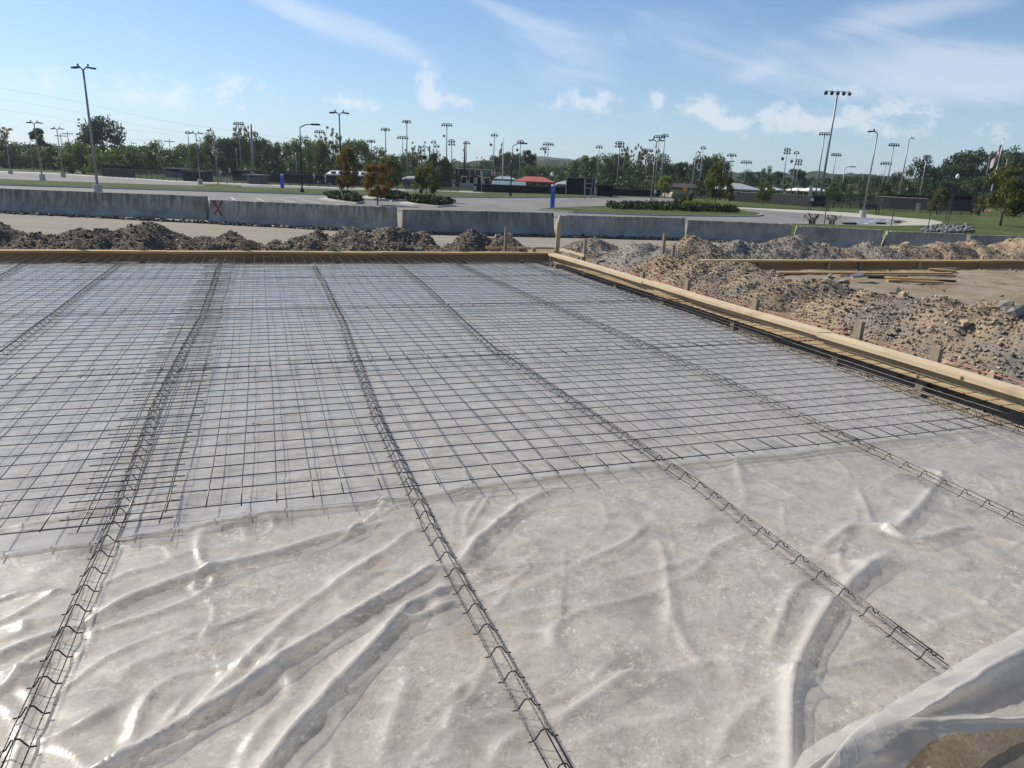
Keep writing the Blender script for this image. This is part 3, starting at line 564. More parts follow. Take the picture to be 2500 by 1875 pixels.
# loose continuous bars lying over the right trench, and along the far trench
for k, u in enumerate((4.99, 5.16)):
    m = MB(); n = 24; m.tube([P(u + .02 * math.sin(i * .7 + k) + (-.10 if i > 18 else 0) * (i - 18) / 6, 2.6 + i * (12.9 - 2.6) / n, -.05 - .10 * (k % 2) + .02 * math.sin(i * .5 + k * 2)) for i in range(n + 1)], .0055, 6)
    tag(m.build('trench_bar', MAT['rebar_steel'], loc=P(u, 3, 0), smooth=True), f'long steel bar strung along the right trench, {nth(k + 1)} from the film edge', 'rebar', 'bars along the right trench')
for k, v in enumerate((12.72, 12.82, 12.92)):
    m = MB(); m.tube([P(-9 + i * .7, v + .015 * math.sin(i + k), -.06 - .05 * k) for i in range(21)], .0055, 6)
    tag(m.build('trench_bar', MAT['rebar_steel'], loc=P(-2, v, 0), smooth=True), f'long steel bar strung along the back trench, {nth(k + 1)} from the film edge', 'rebar', 'bars along the back trench')

# ------------------------------------------------------------------ form boards
def board(m, u0, u1, v0, v1, z0, z1, j=0.0): m.obox(P(u0, v0, z0), P(u1 - u0, 0) , P(0, v1 - v0), (0, 0, z1 - z0)); return m
def bowed(u_or_v, fixed0, fixed1, a, b, z0, z1, seed, n=12):      # a plank with a slight bow
    rr = random.Random(seed); ph = rr.uniform(0, 6); m = MB(); vs = []; fs = []
    for i in range(n + 1):
        s = a + (b - a) * i / n; w = .009 * math.sin(ph + i * .55) + rr.uniform(-.0015, .0015); dz = .003 * math.sin(ph * 1.7 + i * .6) + (.003 if seed % 2 else 0)
        for (c, z) in ((fixed0 + w, z0 + dz), (fixed1 + w, z0 + dz), (fixed1 + w, z1 + dz), (fixed0 + w, z1 + dz)): vs.append(P(c, s, z) if u_or_v == 'v' else P(s, c, z))
    for i in range(n):
        for k in range(4): q = (i * 4 + k, i * 4 + (k + 1) % 4, (i + 1) * 4 + (k + 1) % 4, (i + 1) * 4 + k); fs.append(q if u_or_v == 'v' else q[::-1])
    fs += [(0, 1, 2, 3)[::-1], tuple(n * 4 + k for k in range(4))] if u_or_v == 'v' else [(0, 1, 2, 3), tuple(n * 4 + k for k in range(4))[::-1]]
    return m.add(vs, fs)
t = thing('form_board', P(5.3, 8, 0), 'long pale timber form along the right side of the slab', 'formwork')
cuts = [2.0, 5.62, 9.25, 13.02]
for i in range(3):
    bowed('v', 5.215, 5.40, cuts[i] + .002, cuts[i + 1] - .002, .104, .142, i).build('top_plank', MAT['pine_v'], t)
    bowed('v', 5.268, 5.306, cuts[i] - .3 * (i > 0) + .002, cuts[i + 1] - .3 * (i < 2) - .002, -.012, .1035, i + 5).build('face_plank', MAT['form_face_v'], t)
t = thing('form_board', P(0, 13.1, 0), 'long timber form across the back of the slab', 'formwork')
cuts = [-13, -8.2, -4.4, -1.55, 2.0, 5.262]
for i in range(5):
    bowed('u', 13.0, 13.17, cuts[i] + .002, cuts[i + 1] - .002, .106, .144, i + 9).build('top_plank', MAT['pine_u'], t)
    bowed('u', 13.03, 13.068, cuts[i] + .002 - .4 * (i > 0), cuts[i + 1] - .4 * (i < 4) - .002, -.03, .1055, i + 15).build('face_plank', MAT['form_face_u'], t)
t = thing('form_board', P(12, 11.9, 0), 'second timber form beyond the rubble heaps at right', 'formwork')
cuts = [7.95, 11.6, 15.2, 19.0]
for i in range(3):
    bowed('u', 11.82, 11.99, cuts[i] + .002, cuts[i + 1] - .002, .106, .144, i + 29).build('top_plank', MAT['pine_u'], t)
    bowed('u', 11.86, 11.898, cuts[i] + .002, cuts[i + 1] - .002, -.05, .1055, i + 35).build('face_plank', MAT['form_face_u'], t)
# corner batter board
t = thing('batter_board', P(5.0, 13.6, 0), 'light corner batter board nailed behind the form corner', 'batter board')
bowed('u', 13.62, 13.66, 4.15, 5.62, .15, .19, 51).build('rail', MAT['pine_u'], t); bowed('v', 5.66, 5.70, 12.3, 13.62, .15, .19, 52).build('rail', MAT['pine_v'], t)

# ------------------------------------------------------------------ stakes
def stake(u, v, z0, z1, w, d, mat, label, group, lean=(0, 0), name='wood_stake'):
    m = MB(); a = P(w / 2, 0); b = P(0, d / 2); top = P(u + lean[0], v + lean[1], z1); bot = P(u, v, z0); vs = []
    for c, s in ((bot, 1.0), (top, 1.0)):
        for sa, sb in ((-1, -1), (1, -1), (1, 1), (-1, 1)): vs.append(c + sa * a * s + sb * b * s)
    tip = bot - np.array([0, 0, .12]); vs.append(tip)
    m.add(vs, [(4, 5, 6, 7), (0, 1, 5, 4), (1, 2, 6, 5), (2, 3, 7, 6), (3, 0, 4, 7), (1, 0, 8), (2, 1, 8), (3, 2, 8), (0, 3, 8)])
    return tag(m.build(name, MAT[mat], loc=bot), label, 'stake', group)
G = 'wooden stakes behind the back form'
for i, (x, y, wd) in enumerate([(190, 582, .09), (341, 592, .09), (592, 586, .085), (743, 606, .05), (812, 595, .08), (957, 609, .04), (1124, 598, .09), (1303, 604, .08)]):
    u, z = on_v(x, y, 13.22); stake(u, 13.205, -.3, z, wd, .04, 'stake_pine' if i % 2 else 'stake_grey', f'short wooden stake behind the back form, {nth(i + 1)} from left', G, (random.uniform(-.01, .01), 0))
u, z = on_v(1235, 555, 13.45); stake(u, 13.45, -.15, z, .05, .04, 'stake_grey', 'dark round-edged post left of the tall corner stake', 'posts at the form corner', (.01, 0))
u, z = on_v(1363, 543, 13.58); stake(u, 13.58, -.15, z, .085, .04, 'stake_pine', 'tallest wooden stake standing at the form corner', 'posts at the form corner', (.02, 0))
u, z = on_u(1428, 585, 5.74); stake(5.745, u, -.1, z, .04, .07, 'stake_grey', 'wooden stake at the near end of the corner batter board', 'posts at the form corner')
G = 'wooden stakes outside the right form'
for i, (x, y, wd) in enumerate([(1412, 627, .07), (1459, 638, .07), (1571, 664, .085), (1680, 682, .085), (1846, 730, .085), (2101, 784, .09), (2286, 848, .09)]):
    v, z = on_u(x, y, 5.44); stake(5.437, v, -.35, z, .045, wd, 'stake_grey', f'grey wooden stake outside the right form, {nth(i + 1)} from the far corner', G, (0, random.uniform(-.02, .02)))
G = 'stakes under the right form'
for i, v in enumerate((10.2, 8.7, 7.05, 5.35, 4.35)):
    stake(5.335, v + .1, -.42, .10, .04, .075, 'stake_grey', f'wooden stake bracing the right form inside the trench, {nth(i + 1)} from the far corner', G)
for i, (x, y) in enumerate([(1623, 570), (1645, 597)]):
    v, z = on_u(x, y, 6.9 + i * -.2); stake(6.9 - i * .2, v, -.05, z, .045, .05, 'stake_grey', 'tall grey stake set in the rubble heap, ' + ('farther of two' if i == 0 else 'nearer of two'), 'stakes in the rubble heap')
G = 'stakes along the second form'
for i, (x, y) in enumerate([(1855, 650), (1970, 630), (2025, 650), (2105, 645), (2175, 630), (2250, 645), (2322, 624), (2400, 625), (2475, 624)]):
    u, z = on_v(x, y, 11.8 if y > 640 else 12.03); stake(u, 11.84 if y > 640 else 12.02, -.3, .10 if y > 640 else z, .06, .035, 'stake_pine' if i % 3 else 'stake_grey', f'wooden stake at the second form, {nth(i + 1)} from left', G, (random.uniform(-.02, .02), 0))
# string line
m = MB(); pts = [P(5.7, 13.2, .12), P(5.72, 9.2, .085), P(5.72, 6.0, .10), P(5.73, 2.2, .09)]; m.tube(pts, .003, 5)
tag(m.build('string_line', MAT['string_pink'], loc=pts[0]), 'taut pink mason string outside the right form', 'string')

# ------------------------------------------------------------------ loose planks, level and shovel on the second pad
def flat_plank(u0, v0, u1, v1, w, z, th, mat, label, g='loose planks on the dirt'):
    a = P(u0, v0, z); b = P(u1, v1, z); d = b - a; n = np.cross([0, 0, 1], d); n = n / np.linalg.norm(n) * w; m = MB(); m.obox(a, d, n, (0, 0, th)); return tag(m.build('loose_plank', MAT[mat], loc=a), label, 'plank', g)
flat_plank(8.7, 10.98, 13.15, 10.75, .10, -.012, .038, 'pine_u', 'longest loose plank on the dirt below the second form')
flat_plank(10.2, 10.66, 13.1, 10.62, .05, -.015, .02, 'old_plank', 'thin dark batten on the dirt beside the longest plank')
flat_plank(13.25, 11.42, 13.6, 11.06, .12, -.012, .038, 'pine_u', 'short pale block end lying beside the longest plank')
flat_plank(13.45, 11.40, 14.1, 11.42, .08, -.012, .04, 'stake_grey', 'short grey board lying right of the pale block')
u0, v0 = hit_uv(2012, 687); u1, v1 = hit_uv(2032, 672); flat_plank(u0, v0, u1, v1, .06, .0, .03, 'old_plank', 'short stub of board leaning from the grey heap')
flat_plank(10.6, 9.92, 11.55, 9.60, .06, -.015, .035, 'pine_u', 'narrow timber lying under the shovel handle')
h0 = hit(2120, 677, .06); h1 = hit(2290, 684, .03); h2 = hit(2334, 687, .03)
t = thing('shovel', h0, 'yellow handled shovel lying on the dirt below the second form', 'shovel')
m = MB(); m.tube([h0 + (h1 - h0) * k for k in (.22, .5, 1.0)], .018, 8); m.build('handle', MAT['yellow_paint'], t, True)
m = MB(); m.tube([h1 + (h2 - h1) * .002, h2], .02, 8); m.build('grip', MAT['black_rubber'], t, True)
m = MB(); m.tube([h0 + (h1 - h0) * .0, h0 + (h1 - h0) * .22], [.024, .019], 8); m.build('socket', MAT['black_metal'], t, True)
dh = (h0 - h1) / np.linalg.norm(h0 - h1); sh = np.cross(dh, [0, 0, 1]); upv = np.array([0, 0, 1.0]); m = MB(); vs = []; W = [.09, .115, .115, .10, .05]; nb = 7
for i, w in enumerate(W):
    for k in range(nb): s = (k / (nb - 1) * 2 - 1); vs.append(h0 + dh * (.02 + i * .075) + sh * w * s + upv * (.05 * s * s + .02 - .012 * i))
m.add(vs, [(i * nb + k, i * nb + k + 1, (i + 1) * nb + k + 1, (i + 1) * nb + k) for i in range(4) for k in range(nb - 1)]); bl = m.build('blade', MAT['grey_metal'], t, True)
sol = bl.modifiers.new('thickness', 'SOLIDIFY'); sol.thickness = .004
# ------------------------------------------------------------------ rubble heaps
def rock_verts(n_seed, flat=.6):
    rr = np.random.RandomState(n_seed); t = (1 + 5 ** .5) / 2
    v = np.array([(-1, t, 0), (1, t, 0), (-1, -t, 0), (1, -t, 0), (0, -1, t), (0, 1, t), (0, -1, -t), (0, 1, -t), (t, 0, -1), (t, 0, 1), (-t, 0, -1), (-t, 0, 1)], float); v /= np.linalg.norm(v[0])
    v *= rr.uniform(.5, 1.2, (12, 1)); v += rr.normal(0, .12, (12, 3)); v *= np.array([1, rr.uniform(.6, .9), flat * rr.uniform(.6, 1.1)]); return v
ICO = np.array([(0, 11, 5), (0, 5, 1), (0, 1, 7), (0, 7, 10), (0, 10, 11), (1, 5, 9), (5, 11, 4), (11, 10, 2), (10, 7, 6), (7, 1, 8), (3, 9, 4), (3, 4, 2), (3, 2, 6), (3, 6, 8), (3, 8, 9), (4, 9, 5), (2, 4, 11), (6, 2, 10), (8, 6, 7), (9, 8, 1)])
ROCKS = [rock_verts(s) for s in range(14)]
def rotm(rr):
    a, b, c = rr.uniform(-.7, .7), rr.uniform(-.7, .7), rr.uniform(0, 6.28)
    cx, sx, cy, sy, cz, sz = math.cos(a), math.sin(a), math.cos(b), math.sin(b), math.cos(c), math.sin(c)
    return np.array([[cz, -sz, 0], [sz, cz, 0], [0, 0, 1]]) @ np.array([[cy, 0, sy], [0, 1, 0], [-sy, 0, cy]]) @ np.array([[1, 0, 0], [0, cx, -sx], [0, sx, cx]])
OCT = np.array([(0, 2, 4), (2, 1, 4), (1, 3, 4), (3, 0, 4), (2, 0, 5), (1, 2, 5), (3, 1, 5), (0, 3, 5)])
def shard(s):
    rr = np.random.RandomState(s); v = np.array([(1, 0, 0), (-1, 0, 0), (0, 1, 0), (0, -1, 0), (0, 0, 1), (0, 0, -1)], float); v = v * rr.uniform(.7, 1.2, (6, 1)) + rr.normal(0, .28, (6, 3)); return v * np.array([1.2, .8, rr.uniform(.28, .55)])
SHARDS = [shard(900 + i) for i in range(24)]
def stones_mesh(pts, sizes, seed, mat):
    rr = np.random.RandomState(seed); n = len(pts); A = rr.uniform(-.8, .8, n); B = rr.uniform(-.8, .8, n); G_ = rr.uniform(0, 6.28, n); S_ = np.array(SHARDS)[rr.randint(24, size=n)] * np.asarray(sizes)[:, None, None]
    x, y, z = S_[..., 0], S_[..., 1], S_[..., 2]; y, z = y * np.cos(A)[:, None] - z * np.sin(A)[:, None], y * np.sin(A)[:, None] + z * np.cos(A)[:, None]; x, z = x * np.cos(B)[:, None] + z * np.sin(B)[:, None], -x * np.sin(B)[:, None] + z * np.cos(B)[:, None]; x, y = x * np.cos(G_)[:, None] - y * np.sin(G_)[:, None], x * np.sin(G_)[:, None] + y * np.cos(G_)[:, None]
    vs = (np.stack([x, y, z], 2) + np.asarray(pts)[:, None, :]).reshape(-1, 3); fs = (OCT[None] + 6 * np.arange(n)[:, None, None]).reshape(-1, 3)
    return mesh_np('stones', vs, fs, MAT[mat])
def slab_mesh(seed, mat):
    rr = np.random.RandomState(seed); n = 6; ang = np.sort(rr.uniform(0, 6.28, n) * .4 + np.arange(n) / n * 6.28 * .6 + np.arange(n) / n * .9); r = rr.uniform(.7, 1.15, n); vs = []
    for z, k in ((-.38, .85), (.05, 1.0), (.40, .72)):
        for a_, q in zip(ang, r): vs.append((math.cos(a_) * q * k + rr.normal(0, .06), math.sin(a_) * q * k * .75 + rr.normal(0, .06), z * rr.uniform(.8, 1.15) + .12 * math.cos(a_ + seed)))
    m = MB(); m.add(vs, [tuple(range(n))[::-1], tuple(range(2 * n, 3 * n))] + [(j * n + i, j * n + (i + 1) % n, (j + 1) * n + (i + 1) % n, (j + 1) * n + i) for j in (0, 1) for i in range(n)]); return m.mesh('rock', MAT[mat])
BIG = [slab_mesh(i, 'stone_grey') for i in range(6)]; BIGT = [slab_mesh(i + 9, 'stone_tan') for i in range(6)]
NSTONE = 0
def heap(label, peaks, mat, smat, seed, n_stone, smin, smax, bigs=(), sharp=1.15, group=None, cat='rubble heap'):
    """peaks: (u, v, top level, radius along u, radius along v)"""
    us = [p[0] for p in peaks]; vs_ = [p[1] for p in peaks]; R_ = max(max(p[3], p[4]) for p in peaks)
    gu = np.arange(min(us) - R_ * 1.15, max(us) + R_ * 1.15, .06); gv = np.arange(min(vs_) - R_ * 1.15, max(vs_) + R_ * 1.15, .06); A, B = np.meshgrid(gu, gv)
    X = A * U3[0] + B * V3[0]; Y = A * U3[1] + B * V3[1]; base = terrain(X, Y) - .10; z = np.zeros(A.shape)
    wu = A + fbm(A * 1.5, B * 1.5, seed, 3) * .35; wv = B + fbm(A * 1.5, B * 1.5, seed + 4, 3) * .35
    for (pu, pv, pz, ru, rv) in peaks:
        hb = pz - float(terrain(pu * U3[0] + pv * V3[0], pu * U3[1] + pv * V3[1])) + .10
        r = np.sqrt(((wu - pu) / ru) ** 2 + ((wv - pv) / rv) ** 2 + .012) - .06
        z = np.maximum(z, hb * np.clip(1 - r, 0, 1) ** sharp)
    on = sstep(.02, .25, z); z = z + on * (fbm(A * 3.5, B * 3.5, seed + 8, 4, .6) * .10 + np.abs(fbm(A * 11, B * 11, seed + 9, 3)) * .045)
    z = z + base
    o0 = P(us[0], vs_[0], float(terrain(*(P(us[0], vs_[0])[:2])))); t = thing('rubble_heap', o0, label, cat, group)
    keep = (z - base > .03).ravel(); f = grid(len(gu), len(gv)); f = f[keep[f].any(1)]; used = np.zeros(A.size, bool); used[f.ravel()] = True; idx = np.cumsum(used) - 1
    V_ = np.stack([X.ravel(), Y.ravel(), z.ravel()], 1)[used] - o0; mo = link(bpy.data.objects.new('mound', mesh_np('mound', V_, idx[f], MAT[mat], True)), t); ORG[mo] = o0
    rr = np.random.RandomState(seed); cand = np.flatnonzero((z - base > .045).ravel()); pick = rr.choice(cand, min(int(n_stone * 4.0), len(cand) * 6)); jit = rr.uniform(-.03, .03, (len(pick), 2))
    pts = np.stack([X.ravel()[pick] + jit[:, 0], Y.ravel()[pick] + jit[:, 1], z.ravel()[pick]], 1) - o0
    sz = smin * .8 * (smax * .62 / smin) ** (rr.rand(len(pick)) ** 2.2); so = link(bpy.data.objects.new('stones', stones_mesh(pts, sz, seed, smat)), t); so['kind'] = 'stuff'; ORG[so] = o0
    def surf(u, v):
        i = int(np.clip(round((u - gu[0]) / .06), 0, len(gu) - 1)); j = int(np.clip(round((v - gv[0]) / .06), 0, len(gv) - 1)); return z[j, i]
    for (bu, bv, s, tan) in bigs:
        ro = link(bpy.data.objects.new('rock', random.choice(BIGT if tan else BIG)), t); p = P(bu, bv, surf(bu, bv) + s * .02) - o0
        ro.location = tuple(p); s *= .7; ro.scale = (s, s * random.uniform(.8, 1.1), s * random.uniform(.8, 1.2)); ro.rotation_euler = (random.uniform(-.5, .5), random.uniform(-.5, .5), random.uniform(0, 6))
    return t
def pk_v(lst, v, ru, rv): return [(on_v(x, y, v)[0], v + dv, on_v(x, y, v + dv)[1], ru * k, rv * k) for (x, y, dv, k) in lst]
def pk_u(lst, u, ru, rv): return [(u + du, on_u(x, y, u + du)[0], on_u(x, y, u + du)[1], ru * k, rv * k) for (x, y, du, k) in lst]
def bigs_near(peaks, n, smin, smax, tanp, seed):
    rr = random.Random(seed); out = []
    for i in range(int(n * .6)): p = rr.choice(peaks); out.append((p[0] + rr.uniform(-.8, .8) * p[3], p[1] + rr.uniform(-.8, .5) * p[4], rr.uniform(smin, smax), rr.random() < tanp))
    return out
GL = 'dark rubble heaps behind the back form'
L1 = pk_v([(-60, 528, 0, 1.2), (-5, 545, 0, .9)], 15.6, 1.5, 1.5); heap('dark rubble heap at the left edge behind the back form', L1, 'heap_backlit', 'stone_dark', 101, 1200, .012, .07, bigs_near(L1, 3, .06, .12, .1, 1), group=GL)
L2 = pk_v([(110, 566, -.2, .8), (202, 552, 0, 1), (249, 553, 0, 1), (300, 560, -.1, .9), (362, 543, .1, 1.1), (420, 566, -.2, .7)], 15.6, 1.25, 1.5); heap('longest dark rubble heap behind the back form, left of the red cross', L2, 'heap_backlit', 'stone_dark', 102, 3200, .012, .075, bigs_near(L2, 8, .05, .1, .1, 2), group=GL)
L3 = pk_v([(506, 573, -.1, .8), (579, 568, 0, .95)], 15.4, 1.1, 1.4); heap('low dark rubble heap with two humps under the red painted cross', L3, 'heap_backlit', 'stone_dark', 103, 1500, .012, .07, bigs_near(L3, 4, .05, .1, .2, 3), group=GL)
L4 = pk_v([(690, 585, -.2, .6), (747, 570, 0, .8), (785, 562, 0, .9), (863, 549, 0, 1.05), (938, 552, 0, .95), (961, 553, 0, .9), (1016, 566, -.1, .85)], 15.3, 1.1, 1.4)
b4 = bigs_near(L4, 14, .07, .16, .15, 4)
for (x, y, s) in ((938, 550, .17), (1010, 575, .18), (965, 600, .16), (1005, 605, .17), (880, 575, .13)): uu, _ = on_v(x, y, 15.2); b4.append((uu, 15.2 if y < 590 else 14.55, s, False))
heap('wide brown rubble heap with chunky rocks in the middle behind the back form', L4, 'heap_backlit', 'stone_mixed', 104, 3600, .012, .08, b4, group=GL)
L5 = pk_v([(1155, 560, 0, .8), (1215, 572, -.1, .75)], 15.0, 1.05, 1.3); heap('rubble heap with large grey boulders left of the form corner', L5, 'heap_backlit', 'stone_mixed', 105, 1400, .012, .07, [(on_v(1218, 580, 14.9)[0], 14.9, .24, False), (on_v(1180, 600, 14.5)[0], 14.5, .2, False), (on_v(1240, 590, 14.9)[0], 14.9, .22, False), (on_v(1160, 580, 14.7)[0], 14.7, .13, False), (on_v(1195, 605, 14.3)[0], 14.3, .16, True)], group=GL)
GR = 'rubble heaps along the right form'
R0 = pk_u([(1448, 577, 0, 1)], 6.7, 1.0, 1.2); R0 = [(p[0], 14.4, on_v(1448, 577, 14.4)[1], 1.0, 1.1) for p in R0]; R0[0] = (on_v(1448, 577, 14.4)[0],) + R0[0][1:]
heap('small grey rubble heap with slabs just right of the corner batter board', R0, 'heap_grey', 'stone_mixed', 110, 1300, .012, .06, [(R0[0][0] + .6, 14.1, .26, False), (R0[0][0] - .1, 13.7, .26, False), (R0[0][0] + .3, 13.6, .12, True)], group=GR)
R1 = pk_u([(1590, 596, .1, 1.0), (1545, 612, -.1, .9)], 6.85, 1.25, 1.5); heap('smooth grey gravel heap nearest the form corner on the right', R1, 'heap_grey', 'stone_grey', 111, 1800, .01, .045, bigs_near(R1, 5, .06, .14, .4, 11), group=GR)
R1b = pk_u([(1655, 622, -.1, .9), (1720, 640, -.1, .9)], 6.85, 1.35, 1.3); heap('tan rubble heap of flat stones between the two grey heaps', R1b, 'heap_tan', 'stone_tan', 112, 2600, .012, .07, bigs_near(R1b, 8, .07, .13, .7, 12), group=GR)
R2 = pk_u([(1785, 636, .2, 1.05), (1860, 662, 0, .9)], 7.0, 1.45, 1.3); heap('tan and grey rubble heap at the left end of the second form', R2, 'heap_mixed', 'stone_tan', 113, 3200, .012, .06, bigs_near(R2, 8, .06, .13, .6, 13), group=GR)
R3 = pk_u([(1957, 668, .1, 1.0), (2000, 682, .3, .95)], 7.1, 1.5, 1.15); heap('grey topped rubble heap with broken slabs below the shovel', R3, 'heap_mixed', 'stone_mixed', 114, 3000, .012, .06, [(7.6, on_u(2030, 690, 7.6)[0], .22, False), (7.7, on_u(2050, 700, 7.7)[0], .2, False), (7.5, on_u(2000, 705, 7.5)[0], .2, False), (7.9, on_u(2040, 710, 7.9)[0], .18, False)] + bigs_near(R3, 6, .05, .1, .5, 14), group=GR)
R4 = pk_u([(2090, 722, -.1, .85), (2177, 708, .2, 1.0)], 7.1, 1.45, 1.1); heap('tan rubble heap with a rock on its crest, second from right', R4, 'heap_tan', 'stone_mixed', 115, 3200, .01, .06, [(7.4, on_u(2185, 712, 7.4)[0], .17, False), (7.3, on_u(2210, 720, 7.3)[0], .13, True)] + bigs_near(R4, 9, .05, .1, .7, 15), group=GR)
R5 = pk_u([(2253, 722, .1, .95), (2299, 724, .2, 1.0)], 7.1, 1.5, 1.1); heap('grey gravel heap between the tan heap and the rightmost heap', R5, 'heap_mixed', 'stone_mixed', 116, 3200, .01, .06, bigs_near(R5, 10, .05, .11, .5, 16), group=GR)
R6 = pk_u([(2407, 736, .1, 1.0), (2491, 768, .1, 1.0), (2600, 790, .1, 1.0)], 7.1, 1.55, 1.1); heap('rightmost rubble heap with grey slabs and orange stones at its foot', R6, 'heap_mixed', 'stone_mixed', 117, 4800, .01, .07, [(7.25, on_u(2480, 775, 7.25)[0], .26, False), (7.3, on_u(2445, 790, 7.3)[0], .2, False), (6.6, on_u(2350, 790, 6.6)[0], .12, True), (6.0, on_u(2430, 885, 6.0)[0], .17, True), (6.0, on_u(2390, 830, 6.3)[0], .12, True)] + bigs_near(R6, 16, .05, .12, .6, 17), group=GR)
GF = 'rubble heaps in front of the concrete wall at right'
specs = [([(1700, 573, 0, 1.0), (1665, 590, -.2, .8)], 'heap_mixed', 'stone_mixed', 'peaked brown rubble heap before the wall, leftmost of the right row', 1200), ([(1774, 584, 0, .8), (1820, 586, 0, .95)], 'heap_grey', 'stone_grey', 'low grey double heap before the wall, second of the right row', 1000), ([(1911, 574, 0, 1.0), (1937, 573, .1, 1.05), (1975, 590, -.1, .8)], 'heap_grey', 'stone_mixed', 'broad grey heap before the wall marked with a white cross', 1700), ([(2017, 595, 0, .6), (2045, 604, -.2, .6)], 'heap_tan', 'stone_tan', 'small tan heap between two grey heaps before the wall', 500), ([(2129, 587, 0, 1.0)], 'heap_grey', 'stone_grey', 'cone shaped grey gravel heap before the wall', 900), ([(2212, 592, .1, .8), (2240, 602, 0, .75)], 'heap_tan', 'stone_mixed', 'tan heap topped by one pale boulder before the wall', 900), ([(2301, 588, 0, .85), (2337, 593, 0, .7)], 'heap_tan', 'stone_tan', 'twin peaked tan heap before the wall near the rock pile', 1000), ([(2385, 587, 0, .95)], 'heap_tan', 'stone_tan', 'single tan heap second from the right edge before the wall', 800), ([(2510, 577, .2, 1.15), (2600, 560, .3, 1.3)], 'heap_tan', 'stone_tan', 'large tan soil heap at the right edge before the wall', 1400)]
for i, (pts, mt, sm, lab, n) in enumerate(specs):
    pk = pk_v(pts, 14.5 - .06 * i, 1.25, 1.3); bg_ = bigs_near(pk, 4, .06, .13, .6 if 'tan' in mt else .1, 30 + i)
    if i == 5: bg_.append((on_v(2212, 585, 14.2)[0], 14.2, .25, True))
    heap(lab, pk, mt, sm, 130 + i, n, .015, .07, bg_, group=GF)
# scattered stones on the dirt around the forms
rr = np.random.RandomState(3); n = 2600; uu = np.concatenate([rr.uniform(5.5, 6.4, n // 2), rr.uniform(6, 17, n // 4), rr.uniform(-7, 6, n // 4)]); vv = np.concatenate([rr.uniform(2.3, 13.5, n // 2), rr.uniform(7, 14, n // 4), rr.uniform(13.3, 14.6, n // 4)])
xx = uu * U3[0] + vv * V3[0]; yy = uu * U3[1] + vv * V3[1]; keep = ~((vv > 11.7) & (vv < 12.2)); pts = np.stack([xx, yy, terrain(xx, yy) + .005], 1)[keep]
so = bpy.data.objects.new('scattered_stones', stones_mesh(pts, .008 * (5 ** (rr.rand(len(pts)) ** 2.5)), 77, 'stone_tan')); link(so); tag(so, kind='stuff'); so['label'] = 'loose tan stones strewn over the dirt beside the forms'
# clods along the trench sides
n = 2200; vv = rr.uniform(2.3, 13.1, n); uu = np.where(rr.rand(n) < .5, np.interp(vv, *RIGHT_EDGE) + rr.uniform(.0, .2, n), rr.uniform(5.12, 5.42, n)); xx = uu * U3[0] + vv * V3[0]; yy = uu * U3[1] + vv * V3[1]
so = bpy.data.objects.new('trench_clods', stones_mesh(np.stack([xx, yy, terrain(xx, yy) + .004], 1), .008 * (5 ** (rr.rand(n) ** 2)), 78, 'stone_tan')); link(so); tag(so, kind='stuff'); so['label'] = 'brown clods and stones lining the right trench'

# ------------------------------------------------------------------ concrete barriers
BH = .81
PROF = [(-.30, 0), (-.30, .06), (-.16, .30), (-.085, BH - .012), (-.07, BH), (.07, BH), (.085, BH - .012), (.16, .30), (.30, .06), (.30, 0)]
def barrier(x0, y0, x1, y1, zb, label, seed, chipL=0.0, chipR=0.0, h=BH):
    a = np.array([x0, y0, 0]); b = np.array([x1, y1, 0]); d = b - a; L = np.linalg.norm(d); d /= L; n = np.cross(d, [0, 0, 1.0]); N = 40; rr = np.random.RandomState(seed); vs = []; fs = []; k = len(PROF)
    # n points to the viewer's side
    for i in range(N + 1):
        s = L * i / N
        for j, (w, z) in enumerate(PROF):
            zz_ = z * h / BH; e = 0.0
            ds = 0.0
            if i == 0: ds = .02 + .03 * rr.rand() * (z > .5) + chipL * (z > .6)
            if i == N: ds = -.02 - .03 * rr.rand() * (z > .5) - chipR * (z > .6)
            if z > .7 and (i in (1, 2) and chipL or i in (N - 1, N - 2) and chipR): e = -.03 * rr.rand()
            if z > .7: e += rr.normal(0, .0025)
            vs.append(a + d * (s + ds) + n * (-w + rr.normal(0, .002)) + np.array([0, 0, zb + zz_ + e]))
    for i in range(N):
        for j in range(k): fs.append((i * k + j, (i + 1) * k + j, (i + 1) * k + (j + 1) % k, i * k + (j + 1) % k))
    fs += [tuple(range(k)), tuple(N * k + j for j in range(k))[::-1]]
    t = thing('concrete_barrier', (a + b) / 2 + np.array([0, 0, zb]), label, 'barrier', 'concrete barriers in a row beyond the heaps'); m = MB(); m.add(vs, fs); m.build('body', MAT['barrier_concrete'], t)
    return t, a, d, n, zb, h
